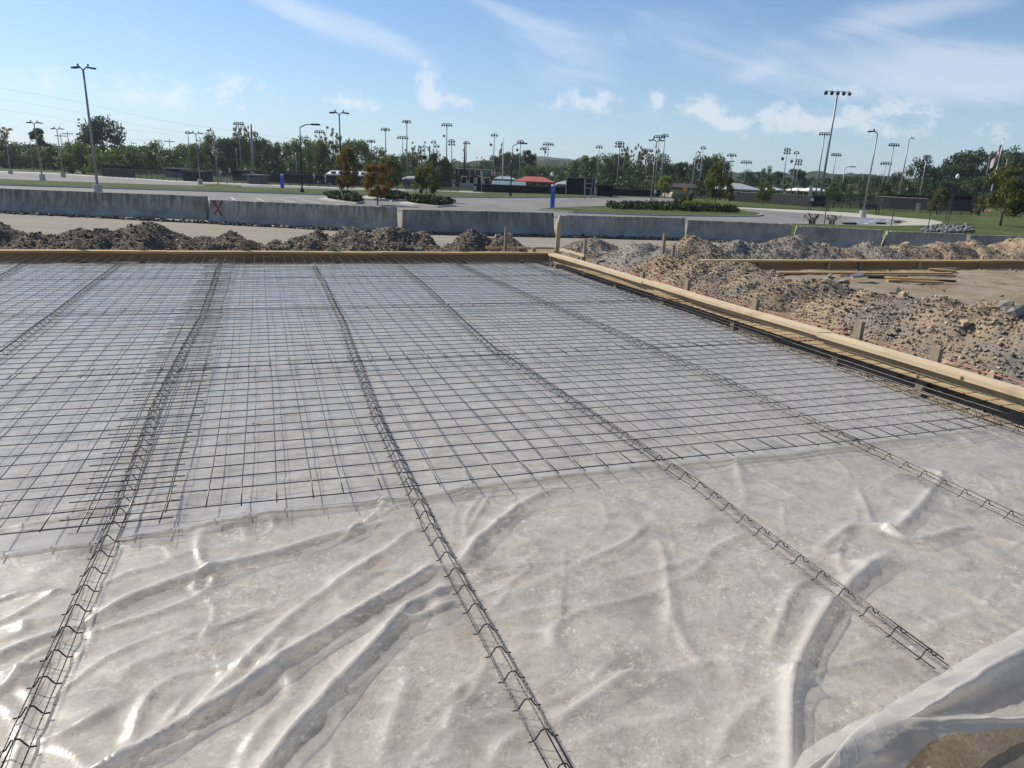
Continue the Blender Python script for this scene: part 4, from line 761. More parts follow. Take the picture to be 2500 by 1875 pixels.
# joints along the row: sight line to the top edge, level of the foot
TOPS = [(-330, 446), (512, 484), (975, 508), (1354, 522), (1674, 534), (1938, 549), (2158, 562), (2362, 572), (2640, 580)]
ZB = [-.30, -.38, -.45, -.53, -.60, -.66, -.70, -.74, -.78]
J = [hit(x, y, z + BH) for (x, y), z in zip(TOPS, ZB)]
words = ['dark concrete barrier at the left edge, one leaving the frame', 'concrete barrier painted with a red cross at its left end', 'plain grey concrete barrier behind the dark post and corner stake', 'concrete barrier with a broken upper left corner, right of the tall stake', 'dark streaked concrete barrier behind the peaked brown heap', 'concrete barrier bearing a white cross at its left end', 'dark concrete barrier behind the pale boulder, chipped at its left end', 'rightmost concrete barrier leaving the frame']
BAR = []
for i in range(8):
    q0, q1 = J[i], J[i + 1]; d = (q1 - q0)[:2]; d = d / np.linalg.norm(d) * .055; off = np.array([-d[1], d[0]]) / .055 * (.12 if i == 1 else 0) * -1
    BAR.append(barrier(q0[0] + d[0] + off[0], q0[1] + d[1] + off[1], q1[0] - d[0] + off[0], q1[1] - d[1] + off[1], (ZB[i] + ZB[i + 1]) / 2 + (.0 if i else .03), words[i], i, chipL=.10 if i == 3 else (.03 if i in (6, 5) else 0), chipR=.02 if i in (0, 4) else 0))
def paint_stroke(i, pts, w, mat, name):                 # pts (distance from left end, height) on the wall's front face
    t, a, d, n, zb, h = BAR[i]; m = MB(); vs = []
    for k, (s, z) in enumerate(pts):
        ww = float(np.interp(z, [.30, BH - .012], [.16, .085])) if z > .3 else float(np.interp(z, [.06, .30], [.30, .16])); c = a + d * s + n * (ww + .006) + np.array([0, 0, zb + z]); q = np.array(pts[min(k + 1, len(pts) - 1)]) - np.array(pts[max(k - 1, 0)]); q = q / np.linalg.norm(q); e = np.array([-q[1], q[0]]) * w / 2 * (1 + .3 * math.sin(k * 2.1))
        nn_ = lambda s_, z_: d * s_ + np.array([0, 0, z_]); vs += [c - nn_(*e), c + nn_(*e)]
    m.add(vs, [(2 * k, 2 * k + 2, 2 * k + 3, 2 * k + 1) for k in range(len(pts) - 1)]); m.build(name, MAT[mat], t)
paint_stroke(1, [(.13, .78), (.24, .64), (.33, .5), (.40, .38), (.46, .27)], .05, 'red_paint', 'red_cross_stroke')
paint_stroke(1, [(.47, .80), (.40, .66), (.32, .5), (.24, .38), (.17, .33)], .05, 'red_paint', 'red_cross_stroke')
paint_stroke(5, [(.22, .72), (.34, .58), (.46, .44)], .03, 'chalk_paint', 'white_cross_stroke'); paint_stroke(5, [(.46, .74), (.36, .58), (.24, .42)], .03, 'chalk_paint', 'white_cross_stroke')
L5_ = np.linalg.norm(J[6] - J[5]); paint_stroke(5, [(L5_ - .55, .62), (L5_ - .42, .50), (L5_ - .30, .44)], .025, 'chalk_paint', 'white_mark_stroke'); paint_stroke(5, [(L5_ - .30, .66), (L5_ - .38, .52), (L5_ - .5, .40)], .025, 'chalk_paint', 'white_mark_stroke')
# dark dirt bank along the wall's foot
rr = np.random.RandomState(8); m_pts = []; 
for i in range(8):
    q0, q1 = J[i], J[i + 1]; s = rr.rand(420)[:, None]; p = q0 + (q1 - q0) * s; d = (q1 - q0)[:2] / np.linalg.norm((q1 - q0)[:2]); off = rr.uniform(.26, .75, 420)[:, None] * np.array([[d[1], -d[0], 0]]); p = p + off; p[:, 2] = terrain(p[:, 0], p[:, 1]) + .0 ; m_pts.append(p)
m_pts = np.concatenate(m_pts); so = bpy.data.objects.new('wall_foot_rubble', stones_mesh(m_pts, rr.uniform(.03, .10, len(m_pts)) * np.where(rr.rand(len(m_pts)) < .1, 1.6, 1), 79, 'stone_dark')); link(so); tag(so, kind='stuff'); so['label'] = 'dark dirt and rubble along the foot of the barrier row'
# ------------------------------------------------------------------ lots, lawns and walks beyond the wall
def gl(x, y): return hit(x, y, ZLOT)
def hor(x): return 435.0 + (x - 1250.0) * ROLL
def gd(x, dist):                                          # a ground point at a given distance along the sight line of column x
    y = hor(x) + (EYE - ZLOT) * 1804.0 / dist; d = ray(x, y); t = (ZLOT - EYE) / d[2]; p = np.array([0, 0, EYE]) + t * d; k = dist / p[1]; return np.array([p[0] * k, dist, ZLOT])
def poly(name, pts, z, mat, kind='structure'):
    q = [(p[0], p[1]) for p in pts]; n = len(q)
    if sum(q[i][0] * q[(i + 1) % n][1] - q[(i + 1) % n][0] * q[i][1] for i in range(n)) < 0: q = q[::-1]
    m = MB(); m.add([(a, b, z) for a, b in q], [tuple(range(n))]); o = m.build(name, MAT[mat]); o['kind'] = kind; return o
def raised(name, pts, h, mat, kerb=True):
    q = [np.array(p[:2]) for p in pts]; n = len(q)
    if sum(q[i][0] * q[(i + 1) % n][1] - q[(i + 1) % n][0] * q[i][1] for i in range(n)) < 0: q = q[::-1]
    if kerb:
        out = []
        for i in range(n):
            d1 = q[i] - q[i - 1]; d2 = q[(i + 1) % n] - q[i]; n1 = np.array([d1[1], -d1[0]]) / (np.linalg.norm(d1) + 1e-9); n2 = np.array([d2[1], -d2[0]]) / (np.linalg.norm(d2) + 1e-9); k = n1 + n2; k = k / (np.linalg.norm(k) + 1e-9); out.append(q[i] + k * .16)
        m = MB(); m.prism([tuple(p) for p in out], ZLOT - .05, ZLOT + h - .015); o = m.build('kerb', MAT['kerb_concrete']); o['kind'] = 'structure'
    m = MB(); m.prism([tuple(p) for p in q], ZLOT - .05, ZLOT + h); o = m.build(name, MAT[mat]); o['kind'] = 'structure'
poly('grass_field', [(-700, 41.5), (700, 41.5), (700, 900), (-700, 900)], ZLOT - .008, 'grass')
far_edge = [(-900, 386), (-300, 408), (0, 420), (130, 423.5), (260, 432), (420, 442), (620, 451), (820, 458), (1060, 465), (1180, 470), (1500, 479.5), (1640, 484.5)]
poly('parking_lot', [(gl(1640, 484.5)[0], 41.3)] + [(-130, 41.3)] + [tuple(gl(*p)[:2]) for p in far_edge], ZLOT - .002, 'asphalt')
poly('entry_road', [tuple(gl(*p)[:2]) for p in [(1630, 496), (1800, 512), (1900, 516), (2020, 524), (2110, 532), (2200, 537), (2216, 541), (2190, 548.5), (2100, 550), (2050, 550), (1850, 546), (1640, 535), (1600, 500)]], ZLOT + .012, 'asphalt')
walk = [(1783, 505), (1880, 509.5), (1985, 514), (2090, 520), (2167, 528), (2269, 536), (2298, 541), (2302, 546), (2269, 551), (2168, 552), (2060, 551), (2040, 546), (1900, 536), (1800, 514)]
poly('concrete_walk', [tuple(gl(*p)[:2]) for p in walk], ZLOT + .004, 'concrete_walk')
poly('far_walk', [tuple(gl(*p)[:2]) for p in [(-300, 405.5), (0, 418), (130, 422), (260, 430.6), (420, 440.6), (820, 456.8), (1060, 464), (1180, 469), (1180, 471), (1060, 466), (820, 459.3), (420, 443.3), (260, 433), (130, 424.2), (0, 420.6), (-300, 409)]], ZLOT + .006, 'kerb_concrete')
strip_top = [(-400, 425), (0, 440), (420, 455), (690, 461.5), (830, 466), (1200, 473.5), (1350, 477), (1500, 480.3)]; strip_bot = [(1505, 481.5), (1400, 483), (1200, 483.5), (1000, 481), (820, 477.5), (420, 465.5), (0, 453), (-400, 440)]
raised('grass_strip', [gl(*p) for p in strip_top + strip_bot], .12, 'grass')
raised('grass_strip', [gl(*p) for p in [(480, 453.5), (530, 451.5), (585, 455.5), (560, 457.2), (500, 456)]], .12, 'grass')
island = [(1318, 514), (1340, 512), (1480, 506), (1590, 501), (1640, 499), (1700, 500.5), (1770, 507), (1800, 514), (1830, 520), (1852, 523), (1858, 526), (1845, 529), (1780, 530), (1600, 527), (1400, 520)]
raised('grass_island', [gl(*p) for p in island], .13, 'grass')
raised('lawn', [gl(*p) for p in [(1660, 495), (1690, 485.5), (1783, 492.5), (1980, 507.5), (2060, 511.5), (2167, 518), (2375, 529), (2700, 540)]] + [(gl(2700, 560)[0], 44), (gl(2360, 556)[0], 44.0)] + [gl(*p) for p in [(2330, 547), (2302, 541), (2269, 535.4), (2167, 527.4), (2090, 519.4), (1985, 513.4), (1880, 509), (1783, 504.4), (1700, 498)]], .05, 'grass', False)
raised('lawn', [(gl(1850, 548)[0], 42.5), gl(2030, 549.5), gl(2060, 551.6), gl(2168, 552.6), gl(2269, 551.6), gl(2300, 546.8), gl(2340, 548), (gl(2360, 556)[0], 43.9), (70, 43.9), (70, 33), (13, 33), (12, 36)], .05, 'grass', False)
for i, (a, b) in enumerate([((503, 481), (509, 487)), ((564, 482), (573, 488)), ((625, 484), (645, 491)), ((681, 486), (722, 494)), ((735, 487), (785, 497)), ((1180, 494), (1290, 497)), ((1000, 505), (1130, 507)), ((1150, 499), (1340, 503))]):
    p, q = gl(*a), gl(*b); d = (q - p) / np.linalg.norm(q - p); n = np.cross(d, [0, 0, 1]) * .06; poly('parking_line', [p - n, q - n, q + n, p + n], ZLOT + .004, 'line_paint')
for i, (a, b) in enumerate([((2075, 537), (2125, 535)), ((2065, 541), (2150, 538)), ((2068, 545), (2180, 541)), ((2110, 547.5), (2140, 536)), ((2150, 546), (2172, 537))]):
    p, q = gl(*a), gl(*b); d = (q - p) / np.linalg.norm(q - p); n = np.cross(d, [0, 0, 1]) * .1; poly('parking_line', [p - n, q - n, q + n, p + n], ZLOT + .017, 'blue_line')
for i, (a, b) in enumerate([((2058, 548.3), (2089, 548.6)), ((2140, 547.5), (2160, 547.8)), ((2184, 544), (2197, 544.3))]):
    p, q = gl(*a), gl(*b); d = (q - p) / np.linalg.norm(q - p); m = MB(); n = np.cross(d, [0, 0, 1])
    m.add([p + e * d * 0 + n * w + np.array([0, 0, z + .012]) for e in (0,) for (w, z) in ((-.09, 0), (-.06, .12), (.06, .12), (.09, 0))] + [q + n * w + np.array([0, 0, z + .012]) for (w, z) in ((-.09, 0), (-.06, .12), (.06, .12), (.09, 0))], [(0, 1, 5, 4), (1, 2, 6, 5), (2, 3, 7, 6), (3, 0, 4, 7), (3, 2, 1, 0), (4, 5, 6, 7)])
    tag(m.build('wheel_stop', MAT['black_rubber'], loc=p), f'dark wheel stop on the loop drive, {nth(i + 1)} from left', 'wheel stop', 'wheel stops on the loop drive')
poly('infield_dirt', [gd(2130, 105)[:2], gd(2420, 108)[:2], gd(2420, 125)[:2], gd(2150, 122)[:2]], ZLOT + .002, 'infield')

# ------------------------------------------------------------------ poles and lamps
def arm_head(m, top, yaw, reach, L=.75, drop=.06, up=.28):         # slim cobra style luminaire on a short rising arm
    c, s = math.cos(yaw), math.sin(yaw); e = np.array([c, s, 0]); n = np.array([-s, c, 0])
    m[0].tube([top, top + e * reach * .5 + np.array([0, 0, up]), top + e * reach + np.array([0, 0, up * 1.05])], .04, 5)
    a = top + e * reach * .75 + np.array([0, 0, up]); b = a + e * L + np.array([0, 0, -drop]); w = .15
    m[1].add([a - n * w * .4, a + n * w * .4, b - e * .2 + n * w, b + n * w * .5, b - n * w * .5, b - e * .2 - n * w] + [q + np.array([0, 0, .10]) for q in (a - n * w * .4, a + n * w * .4, b - e * .2 + n * w, b + n * w * .5, b - n * w * .5, b - e * .2 - n * w)],
             [(5, 4, 3, 2, 1, 0), (6, 7, 8, 9, 10, 11)] + [(i, (i + 1) % 6, 6 + (i + 1) % 6, 6 + i) for i in range(6)])
    m[1].box(a + e * .1 + np.array([0, 0, .17]), (.08, .08, .12))
def flood(m, p, yaw, r=.28):                                          # bowl shaped floodlight
    c, s = math.cos(yaw), math.sin(yaw); e = np.array([c, s, -.45]); e /= np.linalg.norm(e); m.tube([p - e * r * .9, p - e * r * .3, p + e * r * .55], [r * .25, r * .75, r], 8); m.box(p + np.array([0, 0, r * 1.1]), (.06, .06, r * .8))
POLES = []
def pole(kind, base, top, dist=None, head=0, col='grey_metal', ped=False, w=None, extra=None, desc=''):
    POLES.append(dict(kind=kind, base=base, top=top, dist=dist, head=head, col=col, ped=ped, w=w, extra=extra, desc=desc))
# parking lot lamps with two wing-shaped heads
pole('double', (240, 471), (203, 172), ped=True, desc='tall grey lamp post with two wing-shaped heads, nearest and tallest at far left')
pole('double', (104, 440), (83, 304), ped=True, col='grey_metal', desc='grey double-headed lamp post on a block, second from the left edge')
pole('double', (155, 433), (139, 318), ped=True, desc='grey double-headed lamp post beside the bright green bushes')
pole('single', (26, 424.5), (12, 325), ped=True, head=math.pi, desc='grey lamp post on a block at the left edge')
pole('single', (82, 417), (73, 346), head=0, desc='thin lamp post against the left trees between two double lamps')
pole('double', (489, 450), (478, 329), ped=True, desc='grey double-headed lamp post on a block in front of the dark dugout')
pole('single', (533, 452), (521.5, 322), head=math.pi, desc='grey lamp post on a small grass island, head to the left')
pole('double', (835, 482), (828, 281), col='bronze_metal', desc='dark double-headed lamp post behind the orange tree at left')
pole('double', None, (1037, 362), 120, col='bronze_metal', desc='small double-headed lamp post behind the tree at centre')
pole('double', (1588, 500), (1603, 347), ped=True, desc='grey double-headed lamp post rising from the planted island')
pole('single', (2105, 531), (2144, 327), ped=True, head=math.pi, desc='tall grey lamp post on a concrete block by the bench')
pole('single', (2189, 505), (2220, 340), head=0, desc='grey lamp post with one head to the right, right of the bench')
pole('single', (1686, 487), (1700, 374), head=0, desc='plain grey lamp post left of the large green tree')
pole('double', None, (2460, 388), 120, desc='small lamp post with a flat head behind the right tree')
# black street lamps with one long arm
pole('arm', (738, 473), (732, 311), head=(774, 302), col='black_metal', ped=True, desc='black street lamp with a long arm on the grass strip at left')
pole('arm', (1246, 481), (1252, 357), head=(1281, 348), col='black_metal', ped=True, desc='black street lamp with a long arm on the grass strip at centre')
pole('arm', (1493, 478), (1503, 380), head=(1531, 375), col='black_metal', desc='black street lamp with a long arm before the dark fence')
pole('arm', None, (1768, 397), 110, head=(1788, 393), desc='grey street lamp with an arm behind the large green tree')
pole('arm', None, (2063, 411), 105, head=(2082, 406), desc='grey street lamp with an arm right of the biggest floodlight pole')
# sports floodlight poles
S = [((458, 321), None, 150, 2, 1), ((582, 299), None, 150, 5, 1), ((624, 322), None, 160, 2, 1), ((780, 319), None, 160, 5, 1), ((906, 342), None, 175, 4, 1), ((941, 313), None, 150, 4, 1), ((983, 333), None, 180, 5, 1), ((993, 294), None, 135, 4, 1), ((1059, 344), None, 200, 2, 1), ((1067, 354), None, 215, 2, 1), ((1091, 302), None, 165, 5, 1),
     ((1103, 341), None, 150, 3, 2), ((1139, 346), None, 180, 3, 1), ((1207, 327), None, 140, 3, 1), ((1271, 343), None, 145, 3, 1), ((1330, 360), None, 170, 4, 1), ((1339, 349), None, 165, 5, 1), ((1244, 372), None, 215, 4, 1), ((1463, 356), None, 150, 3, 1), ((1514, 346), None, 125, 4, 2), ((1582, 364), None, 150, 5, 1), ((1587, 379), None, 180, 4, 2), ((1610, 331), None, 125, 5, 1), ((1624, 328), None, 140, 3, 1), ((1622, 377), None, 185, 4, 2),
     ((1717, 358), None, 150, 2, 1), ((1787, 376), None, 150, 4, 1), ((1823, 393), None, 190, 5, 1), ((1923, 362), None, 130, 3, 2), ((1945, 370), None, 135, 2, 1), ((1951, 389), None, 150, 3, 2), ((2050, 224), (1999, 504), None, 5, 1), ((2014, 324), None, 110, 5, 1), ((2042, 375), None, 150, 5, 1), ((2183, 351), None, 115, 5, 1), ((2164, 396), None, 170, 5, 1), ((2264, 379), None, 125, 4, 2)]
for tp, bs, ds, n, rows_ in S: pole('sport', bs, tp, ds, head=(n, rows_), w=(56 if tp[0] == 2050 else None))
# wooden or steel utility poles and plain poles
pole('utility', None, (147, 325), 140, col='bark', desc='wooden utility pole with a crossarm left of the big pine'); pole('utility', None, (164, 320), 150, col='bark', desc='wooden utility pole just left of the big pine'); pole('utility', None, (413, 339), 150, col='bark', desc='wooden utility pole right of the big pine')
pole('plain', None, (612, 303), 130, w=.28, desc='thick plain steel pole behind the left dugouts'); pole('plain', None, (1049, 356), 150, col='bark', w=.2, desc='dark plain pole beside the square sign'); pole('plain', None, (1135, 345), 130, col='bronze_metal', w=.2, desc='dark plain pole above the maroon roof'); pole('plain', (2389, 526), (2418, 381), col='bronze_metal', w=.12, desc='dark plain pole left of the flag')
pole('plain', None, (576, 362), 150, w=.1, desc='thin plain pole left of the thick steel pole'); pole('plain', None, (722, 372), 140, w=.1, desc='thin plain pole left of the black street lamp'); pole('utility', None, (2108, 439), 170, col='bark', desc='far wooden utility pole right of the tall bench lamp')
sports_sorted = sorted([p for p in POLES if p['kind'] == 'sport'], key=lambda p: p['top'][0])
for i, p in enumerate(sports_sorted): p['desc'] = f'sports floodlight pole with {"two rows of lamps" if p["head"][1] == 2 else "one row of lamps"}, {nth(i + 1)} such pole from left' if p['w'] is None else 'largest and nearest sports floodlight pole, five big lamps on a crossbar'
GRP = dict(double='parking lot lamp posts', single='parking lot lamp posts', arm='street lamps with long arms', sport='sports floodlight poles', utility='utility poles', plain='plain poles')
NAME = dict(double='lamp_post', single='lamp_post', arm='street_lamp', sport='floodlight_pole', utility='utility_pole', plain='steel_pole')
CATN = dict(double='lamp post', single='lamp post', arm='street lamp', sport='floodlight pole', utility='utility pole', plain='pole')
for p in POLES:
    tp = p['top']
    if p['base'] is not None:
        b = gl(*p['base']); tpos = at(tp[0], tp[1], b[1])
    else:
        tpos = at(tp[0], tp[1], p['dist']); b = np.array([tpos[0], tpos[1], ZLOT])
    H_ = tpos[2] - ZLOT; lean = np.clip(tpos[0] - b[0], -.012 * H_, .012 * H_); top = np.array([b[0] + lean, b[1], tpos[2]])
    t = thing(NAME[p['kind']], b, p['desc'], CATN[p['kind']], GRP[p['kind']]); mt = MAT[p['col']]; k = p['kind']; r0 = (p['w'] if k in ('plain',) else None) or max(.07, H_ * .012)
    zb = np.array([0, 0, .55 if p['ped'] and k != 'arm' else 0.0])
    if p['ped']:
        m = MB()
        if k == 'arm': m.tube([b, b + np.array([0, 0, .45])], [.22, .13], 8)
        else: m.tube([b - np.array([0, 0, .05]), b + np.array([0, 0, .56])], .27, 12)
        m.build('base', MAT['kerb_concrete'] if k != 'arm' else mt, t)
    m = MB(); m.tube([b + zb, b + zb * .5 + (top - b) * .5, top], [r0, r0 * .85, r0 * .65], 8); m.build('pole', mt, t, True)
    hm = MAT['bronze_metal']
    if k in ('double', 'single'):
        for yaw in ([0, math.pi] if k == 'double' else [p['head']]):
            ms = (MB(), MB()); arm_head(ms, top, yaw + (.12 if yaw == 0 else -.1), .30, L=.55, up=.16); ar = ms[0].build('arm', hm, t); ms[1].build('lamp_head', hm, t)
    elif k == 'arm':
        e = at(p['head'][0], p['head'][1], b[1]); d = e - top; m = MB(); m.tube([top, top + d * .35 + np.array([0, 0, .12]), top + d * .75], .045, 6); m.build('arm', mt, t)
        a = top + d * .68; m = MB(); n = np.array([0, .12, 0]); ex = np.array([d[0], 0, 0]) / abs(d[0]) * .7
        m.obox(a - n - np.array([0, 0, .03]), ex, 2 * n, (0, 0, .14)); m.build('lamp_head', mt, t)
    elif k == 'sport':
        n, rw = p['head']; wd = (p['w'] / 1804.0 * b[1]) if p['w'] else {5: 22, 4: 18, 3: 12, 2: 9}[n] / 1804.0 * b[1]; rr_ = random.Random(int(tp[0])); yaw0 = rr_.uniform(-.5, .5)
        for q in range(rw):
            zc = top - np.array([0, 0, q * .62 * b[1] / 150]); ax = np.array([math.cos(yaw0 * .4), math.sin(yaw0 * .4), 0]); m = MB(); m.tube([zc - ax * wd / 2, zc + ax * wd / 2], .05 * b[1] / 110, 6); m.build('crossbar', hm, t)
            for i in range(n):
                m = MB(); s = (i / (n - 1) - .5) * wd; flood(m, zc + ax * s - np.array([0, 0, .2 * b[1] / 100]), -math.pi / 2 + yaw0 + s * .25, (.25 if p['w'] else .14) * b[1] / 100); m.build('lamp', hm, t)
        if int(tp[0]) in (1207, 1271, 1091, 1339, 1923, 1945, 1139):
            m = MB(); flood(m, top - np.array([.6, 0, H_ * .2]), math.pi, .3); m.build('lamp', hm, t)
    elif k == 'utility':
        m = MB(); m.box(top - np.array([0, 0, .5]), (2.2, .12, .14)); m.build('crossarm', mt, t)
# power lines
for i, (pts, sag) in enumerate([([(-900, 95), (0, 215), (420, 298), (770, 345)], 0), ([(-900, 140), (0, 242), (420, 319), (770, 356)], 0), ([(-900, 175), (0, 267.5), (210, 303), (420, 328)], 0), ([(164, 321), (240, 338), (413, 340)], 0), ([(147, 326), (260, 341), (413, 344)], 0)]):
    m = MB(); q = np.array([at(x, y, 130 + 10 * i + .03 * max(x, 0)) for x, y in pts]); q = cr(q, 18); m.tube([a for a in q], .009, 4); tag(m.build('power_line', MAT['black_metal'], loc=q[0]), f'thin overhead power line at left, {nth(i + 1)} from top', 'power line', 'overhead power lines at left')

# ------------------------------------------------------------------ fences
def fence(name, pts, h, label, n_post, mat='chain_link', postcol='black_metal', rails=(1.0,), gap=.05, pr=.035, group='fences round the ball fields'):
    q = [np.array(p, float) for p in pts]; L = [0]
    for a, b in zip(q, q[1:]): L.append(L[-1] + np.linalg.norm(b - a))
    def atl(s):
        i = max(k for k in range(len(L) - 1) if L[k] <= s + 1e-6); return q[i] + (q[i + 1] - q[i]) * (s - L[i]) / (L[i + 1] - L[i])
    t = thing(name, q[0], label, 'fence', group); n = n_post
    pm = MB()
    for i in range(n + 1): m = MB(); b = atl(L[-1] * i / n); m.tube([b, b + np.array([0, 0, h + .05])], pr, 6); m.build('post', MAT[postcol], t)
    for rl in rails: m = MB(); m.tube([p + np.array([0, 0, h * rl]) for p in q], pr * .8, 6); m.build('rail', MAT[postcol], t)
    for i in range(len(q) - 1):
        a, b = q[i], q[i + 1]; m = MB(); d = (b - a) / np.linalg.norm(b - a); nrm = np.cross(d, [0, 0, 1]) * .012; o = a - nrm + np.array([0, -.05, gap])
        m.obox(o, b - a, nrm * 2, (0, 0, h - gap)); m.build('windscreen' if mat == 'dark_screen' else 'mesh_panel', MAT[mat], t)
    return t
fence('chain_link_fence', [gl(252, 432), gl(420, 441.5), gl(620, 450.5), gl(820, 457.8), gl(1010, 463)], 1.15, 'low black chain link fence round the left ball field', 40, rails=(1.0,))
fence('chain_link_fence', [gl(600, 433), gl(700, 438), gl(840, 444), gl(960, 448)], 1.6, 'black chain link fence with grey rails behind the left dugouts', 14, postcol='grey_metal', rails=(1.0, .55))
fence('windscreen_fence', [gl(252, 431), gl(330, 434)], 1.5, 'short dark screened fence right of the big pine', 5, 'dark_screen')
fence('windscreen_fence', [gl(1156, 469), gl(1400, 476), gl(1610, 481.5)], 1.05, 'low dark screened outfield fence behind the grass strip at centre', 16, 'dark_screen', 'grey_metal')
fence('rail_fence', [gl(1600, 479), gl(1700, 484), gl(1790, 488)], 1.3, 'grey railed fence behind the round yellow tree', 8, 'chain_link', 'grey_metal', (1.0, .5))
fence('windscreen_fence', [gl(1783, 491.5), gl(1880, 498), gl(1980, 505.5), gl(2012, 506)], 1.35, 'tall dark screened fence panels left of the biggest floodlight pole', 9, 'dark_screen', 'black_metal')
fence('chain_link_fence', [gl(2011, 507), gl(2130, 512.5), gl(2260, 521), gl(2372, 527)], 1.6, 'black chain link fence behind the benches at right', 17, rails=(1.0,))
fence('chain_link_fence', [gd(1990, 112), gd(2180, 104), gd(2400, 104)], 1.5, 'far chain link backstop fence behind the right infield', 14, rails=(1.0,))
fence('windscreen_fence', [gd(640, 110), gd(900, 105)], 1.3, 'dark screened fence between the left dugouts and the orange tree', 8, 'dark_screen')
fence('windscreen_fence', [gd(990, 92), gd(1120, 96)], 1.5, 'dark screened fence behind the tree at centre', 6, 'chain_link')

# ------------------------------------------------------------------ buildings, pavilions, dugouts
def frame_at(x0, x1, dist):
    a = gd(x0, dist); b = gd(x1, dist); return a, b
def zlev(x, y, dist): return at(x, y, dist)[2]
def hip(m, a, b, dep, z0, z1, ridge=.45, over=.6):
    d = (b - a) / np.linalg.norm(b - a); n = np.array([-d[1], d[0], 0]); a = a - d * over - n * over; b = b + d * over - n * over; dep = dep + 2 * over; L = np.linalg.norm(b - a); c = (L * (1 - ridge)) / 2
    q = [a, b, b + n * dep, a + n * dep]; q = [np.array([p[0], p[1], z0]) for p in q]; r0 = a + d * c + n * dep / 2; r1 = b - d * c + n * dep / 2; r0[2] = r1[2] = z1; lo = [p - np.array([0, 0, .2]) for p in q]
    m.add(q + [r0, r1] + lo, [(0, 1, 5, 4), (1, 2, 5), (2, 3, 4, 5), (3, 0, 4), (0, 6, 7, 1), (1, 7, 8, 2), (2, 8, 9, 3), (3, 9, 6, 0), (6, 9, 8, 7)]); return m
def gable(m, a, b, dep, z0, z1, over=.5, along=True):
    d = (b - a) / np.linalg.norm(b - a); n = np.array([-d[1], d[0], 0]); a = a - d * over - n * over; b = b + d * over - n * over; dep = dep + 2 * over; q = [a, b, b + n * dep, a + n * dep]; q = [np.array([p[0], p[1], z0]) for p in q]
    if along: r0 = a + n * dep / 2; r1 = b + n * dep / 2
    else: r0 = (a + b) / 2; r1 = r0 + n * dep
    r0 = np.array([r0[0], r0[1], z1]); r1 = np.array([r1[0], r1[1], z1]); th = np.array([0, 0, .18])
    if along: top = [(0, 1, 5, 4), (2, 3, 4, 5)]; ends = [(3, 0, 4), (1, 2, 5)]
    else: top = [(3, 0, 4, 5), (1, 2, 5, 4)]; ends = [(0, 1, 4), (2, 3, 5)]
    m.add(q + [r0, r1] + [p - th for p in q], top + ends + [(0, 6, 7, 1), (1, 7, 8, 2), (2, 8, 9, 3), (3, 9, 6, 0), (6, 9, 8, 7)]); return m
def pavilion(x0, x1, y_ridge, y_eave, dist, dep, roofmat, label, kind='hip', posts=4, ridge=.45, wall=None, name='pavilion'):
    a, b = frame_at(x0, x1, dist); ze = zlev((x0 + x1) / 2, y_eave, dist); zr = zlev((x0 + x1) / 2, y_ridge, dist + dep / 2); t = thing(name, (a + b) / 2, label, 'pavilion' if name == 'pavilion' else 'building', 'park buildings'); m = MB(); (hip if kind == 'hip' else gable)(m, a, b, dep, ze, max(zr, ze + .3), *((ridge,) if kind == 'hip' else ())); m.build('roof', MAT[roofmat], t)
    d = (b - a) / np.linalg.norm(b - a); n = np.array([-d[1], d[0], 0])
    if wall: m = MB(); m.obox(a + d * .1 + n * .1, (b - a) - d * .2, n * (dep - .2), (0, 0, ze - ZLOT - .22)); m.build('wall', MAT[wall], t)
    else:
        for i in range(posts):
            for j in (0, 1): p = a + (b - a) * (i / (posts - 1)) + n * dep * j; m = MB(); m.box(p + np.array([0, 0, (ze - .2 - ZLOT) / 2]), (.18, .18, ze - .2 - ZLOT)); m.build('post', MAT['bronze_metal'], t)
    return t, a, b, d, n, ze
pavilion(1264, 1345, 431, 443, 120, 7, 'red_roof', 'open pavilion with a bright red hip roof', posts=5)
pavilion(1212, 1252, 430, 437, 150, 6, 'grey_roof', 'small grey hip roofed pavilion left of the red roof')
pavilion(1367, 1422, 442, 450, 115, 6, 'grey_roof', 'low grey hip roofed pavilion right of the red roof', posts=5)
pavilion(987, 1020, 430, 437, 120, 5, 'grey_roof', 'small open pavilion with dark posts left of the two storey building', posts=4)
pavilion(1776, 1850, 448, 462, 130, 9, 'grey_roof', 'grey hip roofed pavilion behind the tall dark fence panels', posts=5, ridge=.2)
pavilion(1884, 1902, 458, 463, 150, 5, 'white_roof', 'tiny white roofed shelter right of the grey pavilion')
pavilion(1948, 1970, 459, 464, 140, 5, 'white_roof', 'small white roofed shelter left of the biggest floodlight pole'); pavilion(1978, 2012, 459, 465, 135, 5, 'white_roof', 'white roofed shelter behind the biggest floodlight pole')
def dress(t, a, b, d, n, ze, nwin, wz0, wz1, ww, door=True):
    for i in range(nwin):
        p = a + (b - a) * ((i + .6) / (nwin + .2)); m = MB(); m.obox(p - d * ww / 2 - n * .0 + np.array([0, 0, wz0]), d * ww, n * .12, (0, 0, wz1 - wz0)); w = m.build('window', MAT['window_glass'], t); m = MB()
        for (e0, e1, z0, z1) in ((-ww / 2 - .1, -ww / 2, wz0 - .1, wz1 + .1), (ww / 2, ww / 2 + .1, wz0 - .1, wz1 + .1), (-ww / 2, ww / 2, wz1, wz1 + .1), (-ww / 2, ww / 2, wz0 - .1, wz0)): m.obox(p + d * e0 - n * .04 + np.array([0, 0, z0]), d * (e1 - e0), n * .1, (0, 0, z1 - z0))
        m.build('frame', MAT['white_paint'], w)
